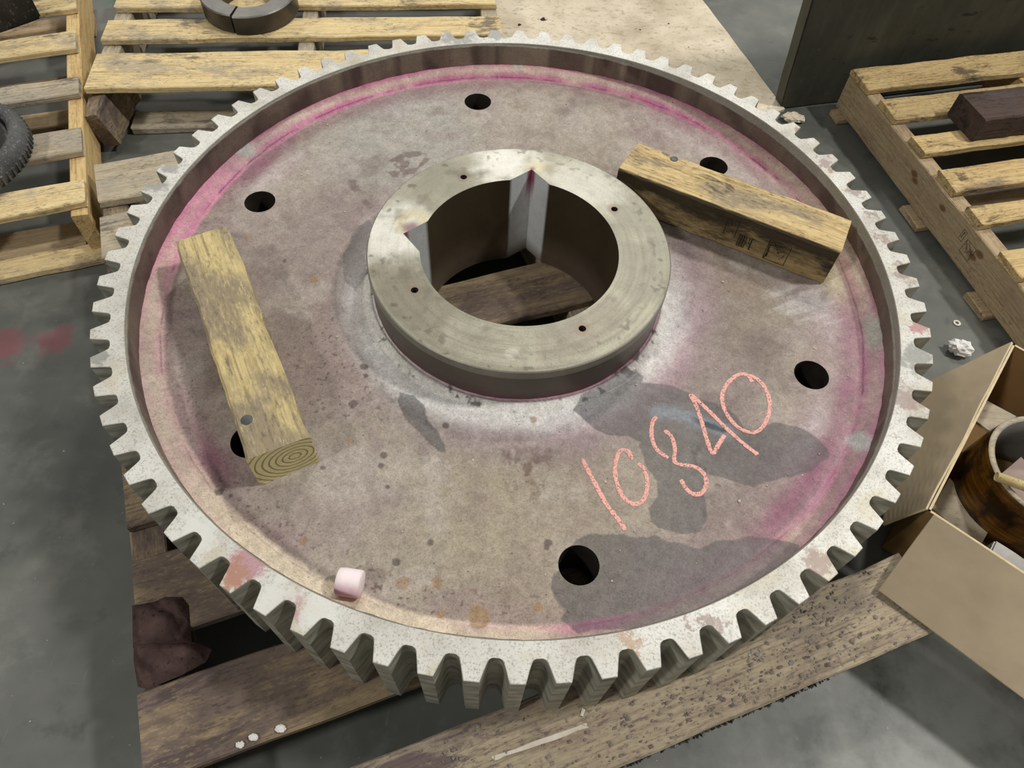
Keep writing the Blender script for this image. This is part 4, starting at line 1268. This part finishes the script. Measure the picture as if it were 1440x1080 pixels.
# ------------------------------------------------------------------ open cardboard box at right
bx = thing('cardboard_box', 'open cardboard box at right with flaps folded out, holding a ring', 'box', (0.93, -0.23, 0.0))
BO = Vector((0.93, -0.23, 0.0))
HB = 0.170
Bc = Vector((0.9640, 0.0476, 0))
Fc = Vector((0.7155, -0.3294, 0))
fd = Vector((0.8113, -0.5846, 0))
F2c = Fc + fd * 0.40
B2c = Bc + fd * 0.40
def sheet(name, pts, t, mat, parent, edge_mat=None, org=BO, sub=6, wav=0.0):
    """quad sheet with corrugated-board thickness; pts are four 3D corners"""
    P = [Vector(p_) for p_ in pts]
    nrm = (P[1] - P[0]).cross(P[3] - P[0]).normalized()
    V, F = [], []
    n = sub
    for s_ in (0, 1):
        for i in range(n + 1):
            for j in range(n + 1):
                u_, v_ = i / n, j / n
                q = (P[0] * (1 - u_) + P[1] * u_) * (1 - v_) + (P[3] * (1 - u_) + P[2] * u_) * v_
                q = q + nrm * (wav * mnoise.noise(q * 9.0)) + nrm * (t * s_)
                V.append(tuple(q - org))
    N = (n + 1) * (n + 1)
    ix = lambda s_, i, j: s_ * N + i * (n + 1) + j
    mi_ = []
    for i in range(n):
        for j in range(n):
            F.append((ix(0, i, j), ix(0, i, j + 1), ix(0, i + 1, j + 1), ix(0, i + 1, j)))
            mi_.append(0)
            F.append((ix(1, i, j), ix(1, i + 1, j), ix(1, i + 1, j + 1), ix(1, i, j + 1)))
            mi_.append(0)
    for i in range(n):
        for (a_, b_) in (((i, 0), (i + 1, 0)), ((i, n), (i + 1, n)), ((0, i), (0, i + 1)), ((n, i), (n, i + 1))):
            F.append((ix(0, *a_), ix(0, *b_), ix(1, *b_), ix(1, *a_)))
            mi_.append(1)
    me = mesh_py(name, V, F)
    me.materials.append(mat)
    me.materials.append(edge_mat or mat)
    me.polygons.foreach_set('material_index', np.array(mi_, np.int32))
    recalc(me)
    return link(name, me, None, parent)
up = Vector((0, 0, HB))
z1 = Vector((0, 0, 0.002))
sheet('box_wall', (Fc + z1, Bc + z1, Bc + up, Fc + up), 0.004, CARD_DK, bx, CARD_IN)
sheet('box_wall', (F2c + z1, Fc + z1, Fc + up, F2c + up), 0.004, CARD_DK, bx, CARD_IN)
sheet('box_wall', (Bc + z1, B2c + z1, B2c + up, Bc + up), 0.004, CARD_DK, bx, CARD_IN)
sheet('box_wall', (B2c + z1, F2c + z1, F2c + up, B2c + up), 0.004, CARD_DK, bx, CARD_IN)
sheet('box_floor', (Fc + z1, F2c + z1, B2c + z1, Bc + z1), 0.004, CARD_DK, bx)
# flaps folded outwards
sheet('box_flap', (Fc + up, Bc + up, Vector((0.7545, -0.056, 0.088)), Vector((0.6735, -0.334, 0.104))), 0.004, CARD, bx, CARD_IN, wav=0.004, sub=10)
sheet('box_flap', (F2c + up, Fc + up + Vector((0.006, -0.008, 0)), Vector((0.618, -0.466, 0.1475)), Vector((0.618, -0.466, 0.1475)) + fd * 0.50 - Vector((0, 0, 0.02))), 0.004, CARD, bx, CARD_IN, wav=0.004, sub=10)

def crumple(name, r, loc, mat, label, cat, sq=(1, 1, 0.8), amp=0.45, seed=1):
    bm = bmesh.new()
    bmesh.ops.create_icosphere(bm, subdivisions=3, radius=r)
    rc = np.random.default_rng(seed)
    for v in bm.verts:
        d = v.co.normalized()
        f = 1 + amp * (abs(mnoise.noise(d * 2.3 + Vector((seed, 0, 0)))) * 1.6 - 0.5) + amp * 0.30 * (rc.random() - 0.5)
        v.co = Vector((d.x * sq[0], d.y * sq[1], d.z * sq[2])) * r * f
    mz = min(v.co.z for v in bm.verts)
    for v in bm.verts:
        v.co.z -= mz
    me = bpy.data.meshes.new(name)
    bm.to_mesh(me)
    bm.free()
    o = link(name, me, mat, None, loc)
    tag(o, label, cat)
    return o
# brown ring inside the box
rg = thing('bearing_ring', 'amber oiled steel ring standing in the cardboard box', 'ring', (0.972, -0.212, 0.0075))
V, F = revolve([(0.098, 0.0), (0.106, 0.0), (0.112, 0.012), (0.1135, 0.05), (0.112, 0.10), (0.1085, 0.140), (0.104, 0.1425), (0.098, 0.1405), (0.094, 0.10), (0.094, 0.03)], 96, True)
me = recalc(mesh_py('ring_body', V, F, True))
me.materials.append(AMBER)
me.materials.append(W_GREY)
me.materials.append(RINGTOP)
for p_ in me.polygons:
    cr = math.hypot(p_.center.x, p_.center.y)
    if p_.center.z > 0.1395:
        p_.material_index = 1
    elif cr < 0.0985:
        p_.material_index = 2
link('ring_body', me, None, rg)
# yellowed tube resting across the ring
V, F = revolve([(0.0062, 0.0), (0.0085, 0.0), (0.0085, 0.16), (0.0062, 0.16)], 20, True)
V = [(z_, x_, y_) for x_, y_, z_ in V]
me = recalc(mesh_py('tube', V, F, True))
o = link('tube', me, TUBE_M, None, (0.857, -0.245, 0.1592), (0, 0, math.radians(-17)))
tag(o, 'short yellowed hollow tube lying across the ring in the box', 'tube')
# tan scrap board, grey packing pieces and a small grey block in the box
def scrap(name, P, t, mat, label, cat, tilt=0.0, wav=0.0):
    n = len(P)
    cx = sum((Vector(p_) for p_ in P), Vector()) / n
    V = [tuple(Vector(p_) - cx) for p_ in P] + [tuple(Vector(p_) - cx + Vector((0, 0, t))) for p_ in P]
    F = [tuple(range(n))[::-1], tuple(range(n, 2 * n))] + [(i, (i + 1) % n, n + (i + 1) % n, n + i) for i in range(n)]
    o = link(name, recalc(mesh_py(name, V, F)), mat, None, cx)
    tag(o, label, cat)
    return o
scrap('scrap_board', D['scrap'], 0.012, TAN, 'tan speckled scrap of board in the box beside the amber ring', 'scrap')
scrap('packing_piece', [(0.885, -0.085, 0.095), (0.93, -0.045, 0.095), (0.965, -0.085, 0.11), (0.905, -0.125, 0.11)], 0.006, W_GREY, 'grey packing piece tucked between ring and back of the box', 'packing')
scrap('liner_piece', [(0.92, -0.20, 0.05), (0.985, -0.145, 0.05), (1.03, -0.22, 0.05), (0.96, -0.29, 0.05)], 0.02, simple('pinkish_card', (150, 130, 120), (170, 150, 138), 10, 0.85), 'pinkish grey card lying inside the amber ring', 'card')
o = prism_block('metal_offcut', (0.845, -0.365), (0.8113, -0.5846), 0.10, (0.5846, 0.8113), 0.035, 0.0075, 0.095, RINGTOP, 0.003, 0.0012)
tag(o, 'small grey metal offcut in the box in front of the amber ring', 'offcut')

# ------------------------------------------------------------------ rag over the left end of the main pallet
def cloth_lump(P, z0, hgt, seed, bulge=0.018):
    P = [tuple(q) for q in P]
    pts = [Vector(q) for q in P]
    n = len(P)
    ed = [(i, (i + 1) % n) for i in range(n)]
    xs = [q[0] for q in P]
    ys = [q[1] for q in P]
    g = 0.0035
    X, Y = np.meshgrid(np.arange(min(xs), max(xs), g), np.arange(min(ys), max(ys), g))
    X, Y = X.ravel(), Y.ravel()
    sd = poly_sdf(X, Y, P)
    for x_, y_ in zip(X[sd < -0.002], Y[sd < -0.002]):
        pts.append(Vector((x_, y_)))
    res = delaunay_2d_cdt(pts, ed, [], 0, 1e-6)
    V = np.array([(v.x, v.y) for v in res[0]])
    Fa = np.array(res[2])
    cc = V[Fa].mean(1)
    Fa = Fa[poly_sdf(cc[:, 0], cc[:, 1], P) < 0]
    sd = np.clip(-poly_sdf(V[:, 0], V[:, 1], P), 0, None)
    dome = hgt * (1 - np.exp(-sd / bulge))
    fold = 0.010 * np.abs(np.sin((V[:, 0] * 0.5 + V[:, 1]) * 70 + 5 * fbm(V[:, 0], V[:, 1], 22.0, seed)))
    Z = z0 + dome * (0.75 + 0.5 * fbm(V[:, 0], V[:, 1], 25.0, seed + 3)) + fold * np.clip(sd / 0.012, 0, 1)
    nV = len(V)
    VV = [(a_, b_, c_) for (a_, b_), c_ in zip(V, Z)] + [(a_, b_, z0 - 0.0004) for a_, b_ in V]
    FF = [tuple(f) for f in Fa] + [tuple(f + nV)[::-1] for f in Fa]
    return VV, FF
VA, FA = cloth_lump(D['rag'][0], 0.1402, 0.012, 200)
VB, FB = cloth_lump(D['rag'][1], 0.1402, 0.020, 220)
nA = len(VA)
allV = np.array(VA + VB)
cen = np.array([allV[:, 0].mean(), allV[:, 1].mean(), 0.1402])
me = mesh_py('rag', allV - cen, FA + [tuple(i + nA for i in f) for f in FB], True)
o = link('rag', recalc(me), RAG, None, cen)
tag(o, 'dark brown crumpled rag on the left end of the soiled pallet', 'rag')

# ------------------------------------------------------------------ small litter
crumple('crumpled_paper', 0.021, (0.975, 0.152, 0.0005), TISSUE, 'crumpled white paper on the floor beside the cardboard box', 'paper', (1.2, 1.0, 0.75), 0.42, 4)
V, F = revolve([(0.0042, 0.0), (0.0082, 0.0), (0.0082, 0.002), (0.0042, 0.002)], 24, True)
o = link('washer', recalc(mesh_py('washer', V, F)), PALE, None, (0.995, 0.236, 0.0006))
tag(o, 'small pale washer on the floor above the crumpled paper', 'washer')
crumple('board_chip', 0.024, (0.705, 0.925, 0.0005), TAN, 'tan broken chip on the floor by the corner of the black steel base', 'chip', (1.3, 0.8, 0.45), 0.35, 9)

for i_, (q, lb) in enumerate(zip(D['chips'], ('largest white flake on the brown front-left plank, right of two others', 'middle white flake near the edge of the brown front-left plank', 'leftmost white flake near the edge of the brown front-left plank'))):
    crumple('white_flake', (0.0062, 0.0055, 0.0048)[i_], (q[0], q[1], 0.1398), TISSUE, lb, 'flake', (1.2, 0.9, 0.5), 0.4, 20 + i_)['group'] = 'white flakes on the front-left plank'
def splinter(a, b, w, label, seed):
    a, b = Vector((a[0], a[1], 0.1400)), Vector((b[0], b[1], 0.1400))
    L_ = (b - a).length
    me = board_mesh('wood_splinter', L_, w, 0.003, seg=8, jag=w * 0.12, ch=0.0006, ends=0.006, seed=seed)
    o = link('wood_splinter', me, PALE, None, (a + b) / 2 + Vector((0, 0, 0.0018)), (0, 0, math.atan2((b - a).y, (b - a).x)))
    tag(o, label, 'splinter', 'pale wood splinters on the front plank')
splinter(D['spl'][0], D['spl'][1], 0.0065, 'long pale wood splinter lying along the front plank of the soiled pallet', 31)
splinter(D['spl'][2], D['spl'][3], 0.004, 'short pale wood splinter standing out below the gear teeth on the front plank', 32)
def grit(name, pos, smin, smax, mat, seed):
    r_ = np.random.default_rng(seed)
    V, F = [], []
    base = [(1, 0, 0), (-1, 0, 0), (0, 1, 0), (0, -1, 0), (0, 0, 1), (0, 0, -1)]
    fc = [(0, 2, 4), (2, 1, 4), (1, 3, 4), (3, 0, 4), (2, 0, 5), (1, 2, 5), (3, 1, 5), (0, 3, 5)]
    for (x_, y_, z_) in pos:
        s_ = smin + (smax - smin) * r_.random() ** 2.5
        b = len(V)
        rot = r_.random() * PI
        c_, sn_ = math.cos(rot), math.sin(rot)
        sc_ = s_ * (0.6 + 0.8 * r_.random(3))
        for q in base:
            qx, qy, qz = q[0] * sc_[0], q[1] * sc_[1], q[2] * sc_[2] * 0.8
            V.append((x_ + qx * c_ - qy * sn_, y_ + qx * sn_ + qy * c_, z_ + qz + sc_[2] * 0.75))
        F += [tuple(b + i for i in f) for f in fc]
    return mesh_py(name, V, F)
def uvp(u_, v_):
    return (mo[0] + mu[0] * u_ + mv[0] * v_, mo[1] + mu[1] * u_ + mv[1] * v_)
pos = []
r2 = np.random.default_rng(5)
while len(pos) < 620:
    u_ = r2.normal(0.86, 0.13)
    v_ = r2.uniform(1.372, 1.482)
    if r2.random() < 0.35:
        u_ = r2.uniform(0.35, 1.15)
    q = uvp(u_, v_)
    if 0.3 < u_ < 1.15 and math.hypot(*q) > 0.705:
        pos.append((q[0], q[1], 0.1396))
me = grit('loose_grit', pos, 0.0010, 0.0036, GRIT, 6)
o = link('loose_grit', me, GRIT)
tag(o, 'loose grey metal grit scattered on the front plank of the soiled pallet', 'grit', kind='stuff')
pos = []
while len(pos) < 900:
    u_ = r2.uniform(0.62, 1.0)
    v_ = r2.uniform(1.452, 1.489)
    q = uvp(u_, v_)
    hgt_ = 0.075 * max(0.0, 1 - abs(v_ - 1.468) / 0.03) * r2.random() ** 0.5
    pos.append((q[0], q[1], 0.001 + hgt_))
me = grit('black_grit', pos, 0.0015, 0.0045, BLKGRIT, 7)
o = link('black_grit', me, BLKGRIT)
tag(o, 'black coarse grit packed under the front edge of the soiled pallet', 'grit', kind='stuff')
def near_timber(q):
    for (a, b) in (((-0.546, -0.030), (-0.303, -0.424)), ((0.186, 0.277), (0.581, 0.110))):
        a, b = np.array(a), np.array(b)
        d = (b - a) / np.linalg.norm(b - a)
        w_ = np.array(q) - a
        t = w_ @ d
        if -0.02 < t < np.linalg.norm(b - a) + 0.02 and abs(w_[0] * d[1] - w_[1] * d[0]) < 0.058:
            return True
    return False
# specks on the web
pos = []
while len(pos) < 130:
    a = r2.uniform(0, 2 * PI)
    r_ = S * math.sqrt(r2.uniform(0.42 ** 2, 0.86 ** 2))
    q = (r_ * math.cos(a), r_ * math.sin(a))
    if any(math.hypot(q[0] - hx, q[1] - hy) < HR + 0.006 for hx, hy in holes):
        continue
    if near_timber(q):
        continue
    zz = float(web_z(np.array([q[0]]), np.array([q[1]]))[0])
    pos.append((q[0], q[1], H + zz))
me = grit('pale_specks', pos, 0.0007, 0.0026, PALE, 8)
o = link('pale_specks', me, PALE)
tag(o, 'tiny pale specks strewn over the web of the gear', 'specks', kind='stuff')
